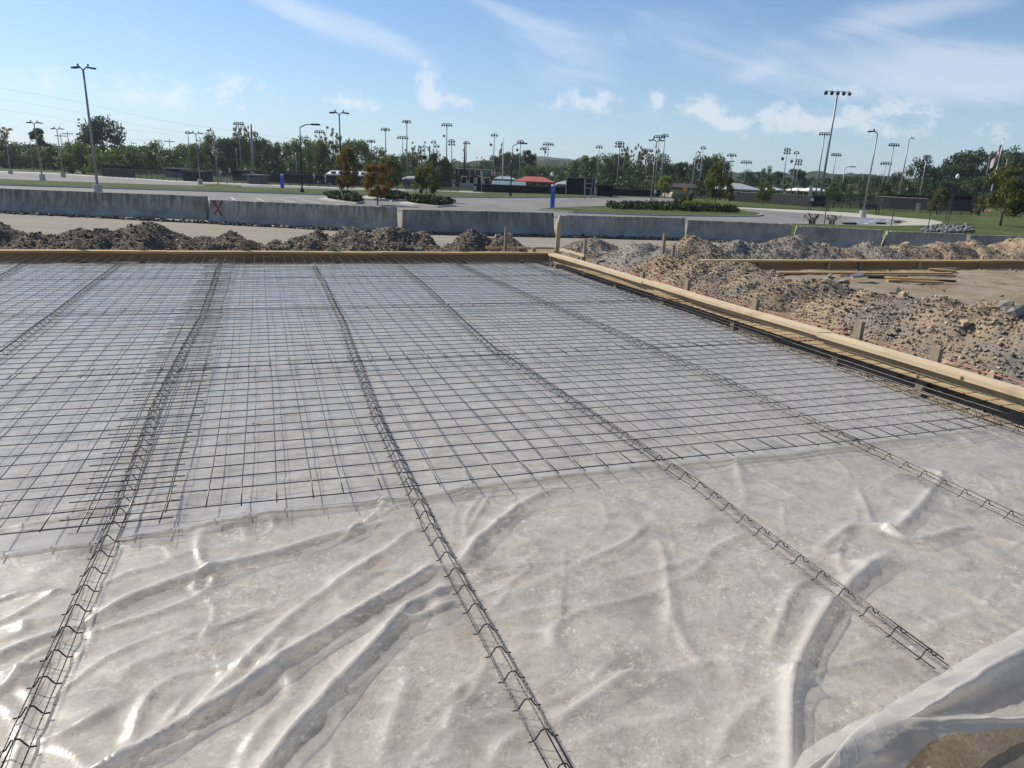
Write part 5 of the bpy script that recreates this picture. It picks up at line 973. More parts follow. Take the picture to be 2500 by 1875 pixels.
T = pavilion(1104, 1201, 418, 427, 140, 8, 'maroon_roof', 'two storey dark brick building with a low maroon roof', 'gable', wall='brick_wall', name='park_building'); dress(*T, 7, 2.2, 3.3, .9)
for fx in (.02, .06): p = T[1] + (T[2] - T[1]) * fx - T[4] * .3; m = MB(); m.box(p + np.array([0, 0, 1.6]), (.3, .3, 3.2)); m.build('column', MAT['white_paint'], T[0])
a, b = frame_at(1121, 1200, 118); t = thing('park_building', (a + b) / 2, 'beige gabled building in front of the maroon roof', 'building', 'park buildings'); ze = zlev(1160, 446, 118); zr = zlev(1169, 431, 118)
m = MB(); d = (b - a) / np.linalg.norm(b - a); n = np.array([-d[1], d[0], 0]); w5 = [a, b, b + np.array([0, 0, ze - ZLOT]), (a + b) / 2 + np.array([0, 0, zr - ZLOT - .15]), a + np.array([0, 0, ze - ZLOT])]; m.add(w5 + [p + n * 9 for p in w5], [(0, 1, 2, 3, 4), (9, 8, 7, 6, 5), (1, 6, 7, 2), (5, 0, 4, 9)]); m.build('wall', MAT['beige_siding'], t)
m = MB()
for (p, q) in ((a + np.array([0, 0, ze - ZLOT + .05]) - d * .9 - np.array([0, 0, .35]), (a + b) / 2 + np.array([0, 0, zr - ZLOT])), (b + np.array([0, 0, ze - ZLOT + .05]) + d * .9 - np.array([0, 0, .35]), (a + b) / 2 + np.array([0, 0, zr - ZLOT]))): m.obox(p - n * .5, q - p, n * 10, (0, 0, .2))
m.build('roof', MAT['dark_shingle'], t); dress(t, a, b, d, n, ze, 4, .9, 1.9, .7)
T = pavilion(1208, 1275, 442, 451, 112, 7, 'green_roof', 'long low building with a dull green roof', 'gable', wall='grey_block', name='park_building')
T = pavilion(804, 917, 418, 427, 135, 7, 'white_roof', 'long white roofed building behind the orange tree', 'gable', wall='grey_block', name='park_building'); dress(*T, 6, 1.0, 1.9, .8)
T = pavilion(1640, 1699, 448, 458, 120, 9, 'dark_shingle', 'tan building with a dark roof right of the round yellow tree', 'gable', wall='beige_siding', name='park_building')
def dugout(x0, x1, y_top, dist, mat, label, h=None, dep=3.0):
    a, b = frame_at(x0, x1, dist); d = (b - a) / np.linalg.norm(b - a); n = np.array([-d[1], d[0], 0]); zt = zlev((x0 + x1) / 2, y_top, dist); t = thing('dugout', (a + b) / 2, label, 'dugout', 'dugouts at the ball fields')
    m = MB(); m.obox(a + n * dep, (b - a), n * .2, (0, 0, zt - ZLOT - .1)); m.build('back_wall', MAT[mat], t); m = MB(); m.obox(a + n * .0, d * .2, n * dep, (0, 0, zt - ZLOT - .1)); m.build('side_wall', MAT[mat], t); m = MB(); m.obox(b - d * .2, d * .2, n * dep, (0, 0, zt - ZLOT - .1)); m.build('side_wall', MAT[mat], t)
    m = MB(); m.obox(a - d * .3 - n * .4 + np.array([0, 0, zt - ZLOT - .1]), (b - a) + d * .6, n * (dep + .8), (0, 0, .16)); m.build('roof', MAT['grey_roof' if mat == 'grey_block' else 'dark_shingle'], t)
    m = MB(); m.obox(a + d * .25 + n * .05, (b - a) - d * .5, n * .15, (0, 0, .85)); m.build('front_wall', MAT[mat], t)
dugout(403, 446, 411, 120, 'grey_block', 'grey dugout at the far left ball field'); dugout(446, 495, 418, 96, 'dark_screen', 'black dugout behind the double lamp at left'); dugout(568, 590, 417, 115, 'brick_wall', 'small dark dugout left of the thick steel pole'); dugout(604, 635, 427, 95, 'grey_block', 'grey dugout with a sloping roof right of the thick steel pole')
dugout(1456, 1494, 452, 100, 'dark_screen', 'dark dugout right of the scoreboard'); dugout(2155, 2290, 477, 100, 'dark_screen', 'long flat roofed dugout behind the right chain link fence'); dugout(2320, 2372, 478, 104, 'dark_screen', 'flat roofed dugout left of the flag pole')
# scoreboard with netting frame
a, b = frame_at(1381, 1450, 96); zt = zlev(1415, 434, 96); t = thing('netting_frame', (a + b) / 2, 'tall dark netting frame behind the scoreboard', 'net'); d = b - a
for s in (0, 1): m = MB(); m.tube([a + d * s, a + d * s + np.array([0, 0, zt - ZLOT])], .07, 6); m.build('post', MAT['grey_metal'], t)
m = MB(); m.tube([a + np.array([0, 0, zt - ZLOT]), b + np.array([0, 0, zt - ZLOT])], .06, 6); m.build('rail', MAT['grey_metal'], t); m = MB(); m.obox(a + np.array([0, .02, .3]), d, (0, .03, 0), (0, 0, zt - ZLOT - .35)); m.build('net', MAT['dark_screen'], t)
a = gd(1425, 88); b = gd(1445, 88); z0 = zlev(1435, 461, 88); z1 = zlev(1435, 437, 88); t = thing('scoreboard', (a + b) / 2, 'grey scoreboard on two posts before the netting frame', 'scoreboard'); m = MB(); m.obox(np.array([a[0], 88, z0]), (b[0] - a[0], 0, 0), (0, .25, 0), (0, 0, z1 - z0)); m.build('panel', MAT['grey_block'], t)
for f_ in (.12, .88): m = MB(); p = a + (b - a) * f_; m.tube([p + np.array([0, .3, 0]), p + np.array([0, .3, z1 - ZLOT])], .07, 6); m.build('post', MAT['grey_metal'], t)
for i in range(2): m = MB(); m.obox(np.array([a[0] + .15, 87.97, z0 + .15 + i * (z1 - z0) * .5]), (b[0] - a[0] - .3, 0, 0), (0, .03, 0), (0, 0, (z1 - z0) * .36)); m.build('display', MAT['dark_screen'], t)

# ------------------------------------------------------------------ signs, posts, benches, flags
def sign(x, y0, y1, wpx, base, label, mat='white_paint', post='grey_metal', digit=None, diamond=False, dist=None, cat='sign'):
    b = gl(*base) if base else gd(x, dist); Y = b[1]; c0 = at(x, y1, Y); c1 = at(x, y0, Y); w = wpx / 1804 * Y; zc = (c0[2] + c1[2]) / 2; h = c1[2] - c0[2]; t = thing('sign', b, label, cat, 'signs round the park')
    m = MB(); m.tube([np.array([c0[0], Y, ZLOT]), np.array([c0[0], Y, c1[2]])], .035, 6); m.build('post', MAT[post], t); m = MB(); yf = Y - .06
    if diamond: m.add([(c0[0] - h / 2, yf, zc), (c0[0], yf, zc - h / 2), (c0[0] + h / 2, yf, zc), (c0[0], yf, zc + h / 2), (c0[0] - h / 2, yf + .02, zc), (c0[0], yf + .02, zc - h / 2), (c0[0] + h / 2, yf + .02, zc), (c0[0], yf + .02, zc + h / 2)], [(0, 1, 2, 3), (7, 6, 5, 4), (0, 4, 5, 1), (1, 5, 6, 2), (2, 6, 7, 3), (3, 7, 4, 0)])
    else: m.obox((c0[0] - w / 2, yf, c0[2]), (w, 0, 0), (0, .02, 0), (0, 0, h))
    pn = m.build('panel', MAT[mat], t)
    if digit:                                   # the figure 8
        m = MB()
        for zz0 in (zc - h * .17, zc + h * .17):
            pts = [np.array([c0[0] + w * .2 * math.cos(q), yf - .012, zz0 + h * .15 * math.sin(q)]) for q in np.linspace(0, 2 * math.pi, 13)]; m.tube(pts, w * .075, 5, False)
        m.build('figure', MAT['black_metal'], pn)
    return t
sign(806, 447, 455, 7, (806, 457), 'small white sign with a black figure 8 left of the first orange tree', digit=True); sign(1160, 455, 463, 5, None, 'small white figure 8 sign on the dark fence at centre', digit=True, dist=92); sign(555, 437, 444, 9, None, 'white field sign with a black figure 8 by the left dugouts', digit=True, dist=88)
sign(777, 441, 446, 5, None, 'small blank white sign left of the double lamp', dist=94); sign(538, 415, 431, 5, None, 'tall pale yellow board by the left dugouts', 'pale_board', dist=102); sign(561, 411, 421, 3, None, 'narrow white board behind the left dugouts', dist=112); sign(767, 423, 437, 4, None, 'tall pale board left of the orange tree, first of two', 'pale_board', dist=98); sign(795, 426, 444, 4, None, 'tall pale board left of the orange tree, second of two', 'pale_board', dist=94); sign(1176, 419, 445, 4, None, 'pale foul pole board before the beige gable', 'pale_board', dist=95)
sign(1672, 454, 468, 14, None, 'orange diamond warning sign left of the large green tree', 'orange_sign', diamond=True, dist=85); sign(1599, 464, 472, 6, (1597, 500), 'small white sign right of the planted island lamp'); sign(1685, 467, 475, 5, (1683, 487), 'white regulatory sign left of the large green tree'); sign(1782, 470, 476, 5, (1780, 500), 'small white sign right of the large green tree'); sign(1982, 484, 492, 8, (1976, 508), 'white notice on a post left of the biggest floodlight pole'); sign(2240, 495, 512, 9, None, 'tan notice board on the right chain link fence', 'pale_board', dist=78); sign(1977, 452, 478, 8, None, 'tall pale yellow foul board behind the dark fence', 'pale_board', dist=92)
sign(1037, 380, 390, 9.5, None, 'square dark sign high on a pole behind the centre tree', 'black_metal', dist=112)
def callpost(base, top_y, label, s):
    b = gl(*base); h = at(base[0], top_y, b[1])[2] - ZLOT; t = thing('call_post', b, label, 'call post', 'blue call posts'); w = s
    m = MB(); m.box(b + np.array([0, 0, h / 2 - .06]), (w, w * .8, h - .12)); m.build('body', MAT['blue_paint'], t); m = MB(); m.tube([b + np.array([0, 0, h - .12]), b + np.array([0, 0, h])], [w * .5, w * .46], 10); m.build('lamp_cap', MAT['white_paint'], t); m = MB(); m.box(b + np.array([0, -w * .4 - .012, h * .78]), (w * .4, .02, w * .5)); m.build('speaker_panel', MAT['grey_metal'], t)
callpost((1348, 511), 450, 'blue call post with a white cap on the planted island', .30); callpost((690, 460), 425, 'blue call post with a white cap by the left fence', .32)
b = gd(1352, 70); zt = zlev(1352, 423, 70); t = thing('camera_pole', b, 'thin hooked pole carrying a white dome camera above the blue post', 'camera pole'); m = MB(); m.tube([b, (b[0], b[1], zt), (b[0] - .12, b[1], zt + .2), (b[0] - .3, b[1], zt + .05)], .03, 6); m.build('pole', MAT['grey_metal'], t); m = MB(); m.tube([(b[0] - .3, b[1], zt + .06), (b[0] - .3, b[1], zt - .08), (b[0] - .3, b[1], zt - .22), (b[0] - .3, b[1], zt - .3)], [.08, .16, .14, .04], 10); m.build('dome', MAT['white_paint'], t, True)
for nm, (x, y, dst) in (('left', (2321, 432, 100)), ('right', (2400, 435, 100))):
    b = gd(x, dst); zt = zlev(x, y, dst); t = thing('globe_lamp', b, f'black lamp post with a white globe before the right trees, {nm} of two', 'lamp post', 'globe lamps at right'); m = MB(); m.tube([b, (b[0], b[1], zt - .2)], .07, 6); m.build('pole', MAT['black_metal'], t); m = MB(); m.tube([(b[0], b[1], zt - .25), (b[0], b[1], zt), (b[0], b[1], zt + .25), (b[0], b[1], zt + .45)], [.12, .26, .2, .03], 10); m.build('globe', MAT['white_paint'], t, True)
def bench(x, y, wpx, label):
    c = gl(x, y); w = wpx / 1804 * c[1]; t = thing('bench', c, label, 'bench', 'black park benches'); z = c[2] + .05
    for i in range(4): m = MB(); m.obox((c[0] - w / 2, c[1] - .22 + i * .11, z + .43), (w, 0, 0), (0, .09, 0), (0, 0, .035)); m.build('seat_slat', MAT['black_metal'], t)
    for i in range(4): m = MB(); m.obox((c[0] - w / 2, c[1] + .24 + i * .03, z + .52 + i * .10), (w, 0, 0), (0, .03, 0), (0, 0, .08)); m.build('back_slat', MAT['black_metal'], t)
    for s in (-1, 1):
        xx_ = c[0] + s * (w / 2 - .06); m = MB(); m.tube([(xx_, c[1] - .28, z - .05), (xx_, c[1] - .26, z + .40), (xx_, c[1] - .24, z + .62), (xx_, c[1] + .2, z + .64)], .035, 6); m.build('leg', MAT['black_metal'], t); m = MB(); m.tube([(xx_, c[1] + .3, z - .05), (xx_, c[1] + .2, z + .42), (xx_, c[1] + .36, z + .95)], .035, 6); m.build('leg', MAT['black_metal'], t)
bench(1998, 515, 46, 'black slatted bench left of the tall grey lamp'); bench(2121, 524.5, 43, 'black slatted bench behind the tall grey lamp')
def flagpole(base, top, flag, label, dist=None):
    b = gl(*base) if base else gd(top[0] - 3, dist); tp = at(top[0], top[1], b[1]); t = thing('flag_pole', b, label, 'flag pole', 'flag poles'); tx = b[0] + np.clip(tp[0] - b[0], -.25, .25); T_ = np.array([tx, b[1], tp[2]]); m = MB(); m.tube([b, T_], [.09, .05], 8); m.build('pole', MAT['white_paint'], t, True); m = MB(); m.tube([T_, T_ + np.array([0, 0, .08]), T_ + np.array([0, 0, .16]), T_ + np.array([0, 0, .22])], [.03, .1, .1, .02], 8); m.build('finial', MAT['white_paint'], t, True)
    L, hh = flag; n1, n2 = 26, 20; vs = []
    for i in range(n1 + 1):
        for j in range(n2 + 1):
            s = i / n1; r = j / n2; x = -L * .30 * s - .12 * math.sin(s * 7 + r * 2); yy_ = .22 * math.sin(s * 13 + r * 1.5) * min(1, s * 3); z = -hh * r - L * .72 * s ** 1.1; vs.append(T_ + np.array([x - .05, yy_, z - .5]))
    for nm, mat_, sel in (('red_stripe', 'flag_red', lambda i, j: (j * 13 // n2) % 2 == 0 and not (i < n1 * .4 and j < n2 * .54)), ('white_stripe', 'white_paint', lambda i, j: (j * 13 // n2) % 2 == 1 and not (i < n1 * .4 and j < n2 * .54)), ('blue_canton', 'flag_blue', lambda i, j: i < n1 * .4 and j < n2 * .54)):
        m = MB(); m.add(vs, [(i * (n2 + 1) + j, (i + 1) * (n2 + 1) + j, (i + 1) * (n2 + 1) + j + 1, i * (n2 + 1) + j + 1) for i in range(n1) for j in range(n2) if sel(i, j)])
        if nm == 'red_stripe': fl = m.build('flag', MAT[mat_], t, True)
        else: m.build(nm, MAT[mat_], fl, True)
simple('flag_red', (.45, .05, .06), rough=.8); simple('flag_blue', (.03, .05, .18), rough=.8)
flagpole((2407, 519), (2451, 342), (2.6, 1.5), 'leaning white flag pole with a drooping striped flag at right'); flagpole(None, (1229, 339), (2.2, 1.3), 'thin flag pole with a limp flag at centre', 130)
b = gl(2487, 532); t = thing('concrete_bollard', b, 'thick pale concrete post at the right edge lawn', 'bollard'); m = MB(); h = at(2487, 504, b[1])[2] - ZLOT; m.tube([b, b + np.array([0, 0, h * .97]), b + np.array([0, 0, h])], [.26, .25, .2], 14); m.build('shaft', MAT['kerb_concrete'], t, True)
for i, (x0, y0, x1, y1) in enumerate([(2021, 480, 2012, 549), (2187, 491, 2175, 553), (2277, 494, 2266, 553), (2318, 490, 2308, 541), (2326, 492, 2314, 547)]):
    b = gl(x1, y1); tp = at(x0, y0, b[1]); m = MB(); m.tube([b, np.array([b[0] + np.clip(tp[0] - b[0], -.08, .12), b[1], tp[2]])], .025, 6); m.box(b + np.array([0, 0, .02]), (.1, .1, .04)); tag(m.build('steel_post', MAT['bronze_metal'], loc=b), f'thin dark steel post on the right lawn, {nth(i + 1)} from left', 'post', 'thin steel posts on the lawn')
rr = np.random.RandomState(15); n = 150; px_ = rr.uniform(2245, 2375, n); py_ = rr.uniform(557, 572, n); k = (np.abs((px_ - 2325) / 75) ** 2 + np.abs((py_ - 566) / 10) ** 2) < 1
pts = np.array([hit(x, y, ZLOT + .12) for x, y in zip(px_[k], py_[k])]); t = thing('rock_pile', pts.mean(0), 'pile of pale grey riprap rocks on the lawn behind the wall', 'rock pile'); RP = [mesh_np('rock', rock_verts(60 + i, .8), ICO, MAT['riprap']) for i in range(6)]
for p in pts: o = link(bpy.data.objects.new('rock', RP[rr.randint(6)]), t); s = rr.uniform(.10, .22); o.location = tuple(p - ORG[t] + np.array([0, 0, .05 + rr.rand() * .15])); o.scale = (s, s, s); o.rotation_euler = tuple(rr.uniform(0, 6, 3))
# ------------------------------------------------------------------ trees and shrubs
def leaf_quads(centers, radii, per, size, rs, flat=1.0):
    c = np.repeat(centers, per, 0); r = np.repeat(radii, per)[:, None]; n = len(c); d = rs.normal(size=(n, 3)); d /= np.linalg.norm(d, axis=1)[:, None]; p = c + d * r * (rs.rand(n, 1) ** .45) * np.array([1, 1, flat])
    a = rs.normal(size=(n, 3)); a /= np.linalg.norm(a, axis=1)[:, None]; b = np.cross(a, rs.normal(size=(n, 3))); b /= np.linalg.norm(b, axis=1)[:, None]; s = size * rs.uniform(.6, 1.35, (n, 1)); a = a * s; b = b * s * .6
    v = np.stack([p - a, p + b, p + a, p - b], 1).reshape(-1, 3); return v, np.arange(4 * n).reshape(-1, 4)
def crown_mesh(kind, seed, mat):
    """unit tree: height 1, crown half width .5; returns (crown, trunk) meshes"""
    rs = np.random.RandomState(seed); m = MB(); cs = []; rd = []
    def limb(p0, p1, r0, r1): mid = (p0 + p1) / 2 + rs.normal(size=3) * .02; m.tube([p0, mid, p1], [r0, (r0 + r1) / 2, r1], 5, False)
    if kind == 'broad':
        m.tube([(0, 0, -.02), (.01, 0, .2), (0, .01, .45), (.01, 0, .75)], [.028, .022, .017, .006], 7)
        for i in range(46):
            z = .10 + .82 * rs.rand(); w = .46 * math.sin(math.pi * min(1, (z - .05) / .98) ** .85) ** .6; a = rs.rand() * 6.28; q = np.array([math.cos(a), math.sin(a), 0]) * w * (.45 + .55 * rs.rand() ** .5); p = np.array([q[0], q[1], z]); cs.append(p); rd.append(rs.uniform(.10, .19))
            if i % 2 == 0: limb(np.array([0, 0, max(.15, z - .22)]), p, .009, .003)
        v, f = leaf_quads(np.array(cs), np.array(rd), 120, .026, rs)
    elif kind == 'young':
        m.tube([(0, 0, -.02), (.005, 0, .25), (0, .005, .6), (0, 0, .9)], [.022, .018, .011, .004], 7)
        for i in range(40):
            z = .27 + .68 * rs.rand() ** 1.2; w = .50 * math.sin(math.pi * min(.97, ((z - .20) / .82) ** .72)) ** .75 * rs.uniform(.75, 1.15); a = rs.rand() * 6.28; q = np.array([math.cos(a), math.sin(a), 0]) * w * (.3 + .7 * rs.rand() ** .5); p = np.array([q[0], q[1], z]); cs.append(p); rd.append(rs.uniform(.07, .15))
            if i % 2 == 0: limb(np.array([0, 0, max(.24, z - .2)]), p, .007, .002)
        v, f = leaf_quads(np.array(cs), np.array(rd), 110, .026, rs)
    elif kind == 'pine':
        m.tube([(0, 0, -.02), (.01, 0, .4), (0, .01, .7), (.01, 0, .95)], [.026, .021, .014, .005], 7)
        for i in range(40):
            z = .34 + .63 * rs.rand(); w = .47 * (1 - ((z - .5) / .52) ** 2) ** .5 if z > .5 else .36 + .11 * rs.rand(); a = rs.rand() * 6.28; q = np.array([math.cos(a), math.sin(a), 0]) * w * (.35 + .65 * rs.rand()); p = np.array([q[0], q[1], z]); cs.append(p); rd.append(rs.uniform(.09, .15)); limb(np.array([0, 0, max(.3, z - .06)]), p, .008, .003)
        v, f = leaf_quads(np.array(cs), np.array(rd), 150, .024, rs, .6)
    elif kind == 'sparse':
        m.tube([(0, 0, -.02), (.01, 0, .25), (0, .01, .5)], [.024, .02, .014], 7); tips = []
        for i in range(12):
            a = rs.rand() * 6.28; e = np.array([math.cos(a) * .2, math.sin(a) * .2, .55 + .2 * rs.rand()]); limb(np.array([0, 0, .25 + .25 * rs.rand()]), e, .011, .006)
            for k in range(6): t_ = e + np.array([math.cos(a) * .15, math.sin(a) * .15, .2]) + rs.normal(size=3) * .13; limb(e, t_, .005, .0018); tips.append(t_)
        cs = tips; rd = [.05] * len(tips); v, f = leaf_quads(np.array(cs), np.array(rd), 40, .02, rs)
    elif kind == 'bush':
        for i in range(5): a = rs.rand() * 6.28; m.tube([(0, 0, -.02), (math.cos(a) * .2, math.sin(a) * .2, .6)], [.02, .006], 5)
        for i in range(32):
            z = .05 + .9 * rs.rand(); w = .5 * math.sqrt(max(0, 1 - (z * .95) ** 2)) * (.35 + .65 * rs.rand() ** .5); a = rs.rand() * 6.28; cs.append((math.cos(a) * w, math.sin(a) * w, z)); rd.append(rs.uniform(.09, .17))
        v, f = leaf_quads(np.array(cs), np.array(rd), 90, .028, rs)
    return mesh_np('crown', v, f, MAT[mat]), m.mesh('trunk', MAT['bark'], smooth=True)
PROTO = {}
def proto(kind, var, mat):
    k = (kind, var, mat)
    if k not in PROTO: PROTO[k] = crown_mesh(kind, 100 + var * 7 + len(kind) * 13, mat)
    return PROTO[k]
def tree(kind, var, mat, base, w, h, label, cat='tree', group='trees along the park', name='tree', trunk_shift=0):
    cm, tm = proto(kind, var, mat); t = thing(name, base, label, cat, group, random.uniform(0, 6.28))
    for nm, me in (('trunk', tm), ('crown', cm)): o = link(bpy.data.objects.new(nm if cat != 'shrub' else {'trunk': 'stem', 'crown': 'foliage'}[nm], me), t); o.scale = (w, w, h)
    return t
def tree_px(kind, var, mat, x, y_top, wpx, dist, label, base=None, **kw):
    b = gl(*base) if base else gd(x, dist); D = b[1]; h = at(x, y_top, D)[2] - ZLOT; return tree(kind, var, mat, b, wpx / 1804 * D * 1.02, h, label, **kw)
# young trees of the car park
tree_px('young', 0, 'leaf_autumn', 842, 360, 66, 0, 'olive and orange young tree left in the car park row', (849, 484)); tree_px('young', 1, 'leaf_orange', 930, 398, 80, 0, 'brightest orange young tree in the car park', (922, 500)); tree_px('young', 2, 'leaf_olive', 958, 380, 64, 0, 'olive young tree just behind the bright orange one', (952, 476)); tree_px('young', 3, 'leaf_olive', 1042, 398, 64, 0, 'olive young tree right in the car park row', (1042, 492))
tree_px('young', 4, 'leaf_yellow', 1624, 427, 46, 0, 'small round yellow green tree beyond the planted island', (1622, 483)); tree_px('young', 5, 'leaf_olive', 1744, 393, 64, 0, 'large green tree growing on the planted island', (1744, 507)); tree_px('young', 6, 'leaf_red', 1711, 442, 34, 0, 'small dark red tree left of the large green tree', (1711, 485)); tree_px('young', 7, 'leaf_red', 1780, 452, 26, 0, 'small dark red tree right of the large green tree', (1779, 500)); tree_px('young', 8, 'leaf_olive', 1868, 442, 34, 0, 'slim olive tree before the tall dark fence panels', (1862, 504)); tree_px('young', 9, 'leaf_olive', 2292, 460, 54, 0, 'small olive tree before the right chain link fence', (2286, 526)); tree_px('young', 10, 'leaf_olive', 2458, 405, 120, 0, 'large olive and orange tree at the right edge', (2441, 553)); tree_px('bush', 3, 'leaf_dark', 2153, 449, 36, 95, 'small dark conifer behind the right bench', name='shrub', cat='shrub'); tree_px('bush', 4, 'leaf_red', 2383, 468, 36, 0, 'dark reddish bush left of the flag pole foot', (2383, 523), name='shrub', cat='shrub'); tree_px('young', 11, 'leaf_green', 2036, 443, 52, 100, 'round green tree just right of the biggest floodlight pole')
# background tree line
TL = [('sparse', -20, 318, 90, 150, 'leaf_olive'), ('broad', -70, 340, 130, 170, 'leaf_green'), ('broad', 20, 348, 90, 150, 'leaf_green'), ('broad', 65, 352, 80, 165, 'leaf_dark'), ('pine', 103, 316, 44, 160, 'leaf_dark'), ('broad', 110, 356, 80, 145, 'leaf_green'), ('broad', 150, 356, 60, 170, 'leaf_green'), ('broad', 190, 350, 70, 175, 'leaf_green'), ('broad', 259, 286, 96, 150, 'leaf_dark'), ('bush', 205, 352, 90, 118, 'leaf_bright'), ('bush', 262, 356, 80, 114, 'leaf_bright'), ('bush', 178, 372, 70, 116, 'leaf_green'), ('broad', 300, 362, 80, 140, 'leaf_green'), ('broad', 345, 354, 70, 160, 'leaf_green'), ('broad', 385, 346, 64, 150, 'leaf_green'), ('broad', 420, 366, 60, 170, 'leaf_dark'), ('broad', 455, 352, 60, 170, 'leaf_green'), ('broad', 495, 350, 60, 160, 'leaf_green'), ('broad', 530, 330, 66, 165, 'leaf_green'), ('broad', 560, 334, 60, 160, 'leaf_dark'), ('broad', 590, 332, 60, 170, 'leaf_olive'), ('sparse', 602, 322, 44, 160, 'leaf_olive'), ('broad', 615, 338, 60, 165, 'leaf_green'), ('broad', 648, 336, 52, 155, 'leaf_dark'), ('broad', 668, 352, 50, 150, 'leaf_dark'), ('broad', 695, 345, 50, 170, 'leaf_green'), ('broad', 740, 336, 60, 165, 'leaf_green'), ('broad', 770, 346, 50, 155, 'leaf_green'), ('broad', 788, 340, 44, 150, 'leaf_olive'), ('sparse', 808, 342, 60, 160, 'leaf_olive'), ('broad', 870, 338, 66, 150, 'leaf_green'), ('broad', 843, 372, 56, 165, 'leaf_green'), ('broad', 920, 362, 64, 160, 'leaf_green'), ('broad', 960, 378, 54, 165, 'leaf_green'), ('broad', 995, 374, 48, 170, 'leaf_green'), ('sparse', 1020, 370, 44, 165, 'leaf_olive'), ('broad', 1070, 374, 60, 120, 'leaf_dark'), ('broad', 1092, 402, 40, 130, 'leaf_dark'),
      ('broad', 1150, 400, 70, 260, 'leaf_dark'), ('broad', 1188, 392, 50, 240, 'leaf_dark'), ('pine', 1222, 378, 60, 220, 'leaf_dark'), ('broad', 1248, 372, 56, 200, 'leaf_dark'), ('pine', 1288, 367, 40, 190, 'leaf_dark'), ('broad', 1300, 402, 70, 160, 'leaf_green'), ('broad', 1345, 404, 60, 170, 'leaf_green'), ('broad', 1380, 406, 50, 210, 'leaf_dark'), ('broad', 1408, 388, 50, 180, 'leaf_green'), ('broad', 1440, 378, 60, 170, 'leaf_green'), ('broad', 1475, 380, 56, 165, 'leaf_green'), ('broad', 1505, 374, 56, 175, 'leaf_dark'), ('sparse', 1540, 370, 50, 170, 'leaf_olive'), ('broad', 1530, 396, 60, 165, 'leaf_green'), ('broad', 1572, 398, 60, 175, 'leaf_green'), ('sparse', 1590, 382, 40, 175, 'leaf_olive'), ('broad', 1615, 390, 56, 180, 'leaf_green'), ('broad', 1640, 396, 44, 185, 'leaf_green'), ('pine', 1662, 391, 38, 175, 'leaf_dark'), ('broad', 1705, 380, 58, 160, 'leaf_dark'), ('broad', 1738, 376, 50, 165, 'leaf_green'), ('broad', 1758, 392, 40, 170, 'leaf_dark'), ('broad', 1815, 418, 46, 220, 'leaf_dark'), ('pine', 1845, 420, 36, 230, 'leaf_dark'), ('broad', 1866, 408, 34, 210, 'leaf_green'), ('pine', 1896, 418, 36, 220, 'leaf_dark'), ('pine', 1935, 414, 50, 200, 'leaf_dark'), ('broad', 1985, 432, 60, 230, 'leaf_dark'), ('broad', 2030, 430, 60, 230, 'leaf_dark'), ('broad', 2075, 428, 60, 220, 'leaf_dark'), ('broad', 2115, 428, 56, 210, 'leaf_dark'), ('broad', 2150, 428, 50, 200, 'leaf_dark'), ('broad', 2182, 420, 40, 180, 'leaf_dark'), ('broad', 2235, 391, 74, 150, 'leaf_dark'), ('broad', 2205, 440, 60, 160, 'leaf_green'),
      ('broad', 2300, 400, 70, 165, 'leaf_dark'), ('broad', 2335, 370, 90, 170, 'leaf_dark'), ('broad', 2385, 361, 100, 175, 'leaf_dark'), ('broad', 2430, 368, 90, 165, 'leaf_dark'), ('broad', 2480, 366, 90, 170, 'leaf_dark'), ('broad', 2530, 368, 90, 170, 'leaf_dark'), ('broad', 2600, 372, 120, 175, 'leaf_dark'), ('broad', 2300, 440, 60, 150, 'leaf_dark'), ('broad', 2370, 430, 70, 150, 'leaf_dark'), ('broad', 2440, 425, 80, 150, 'leaf_dark')]
TL.sort(key=lambda r: r[1]); cnt = {}
adj = dict(broad='leafy', pine='dark clump-topped pine', sparse='thin half bare', bush='bright round bushy')
for i, (kind, x, yt, w, dist, mt) in enumerate(TL):
    if x == 259: lab = 'tallest dark pine at left with a domed crown'
    else: cnt[kind] = cnt.get(kind, 0) + 1; lab = f'{adj[kind]} {"tree" if kind != "pine" else ""} in the background tree line, {nth(cnt[kind])} of its sort from left'.replace('  ', ' ')
    tree_px(kind, (i * 5) % 6, mt, x, yt, w * 1.12, dist, lab, group='trees of the background tree line')
# low scrub under the tree line, one mass
rs = np.random.RandomState(4); cs = []; rd = []
for x in np.arange(-200, 2750, 9):
    dist = 140 + 50 * rs.rand(); p = gd(x, dist); cs.append(p + np.array([0, 0, rs.uniform(.3, 2.4)])); rd.append(rs.uniform(1.4, 2.8))
for x in np.arange(-200, 2750, 16):
    p = gd(x, 240 + 60 * rs.rand()); cs.append(p + np.array([0, 0, rs.uniform(1, 5)])); rd.append(rs.uniform(3, 5))
for x in np.concatenate([np.arange(-200, 1120, 7), np.arange(1380, 1790, 7), np.arange(2270, 2750, 7)]):
    p = gd(x, 185 + 40 * rs.rand()); cs.append(p + np.array([0, 0, rs.uniform(1, 5.5)])); rd.append(rs.uniform(1.8, 3.2))
v, f = leaf_quads(np.array(cs), np.array(rd), 55, .34, rs); o = bpy.data.objects.new('scrub', mesh_np('scrub', v, f, MAT['leaf_dark'])); link(o); tag(o, 'dark scrub and undergrowth at the foot of the tree line', kind='stuff')
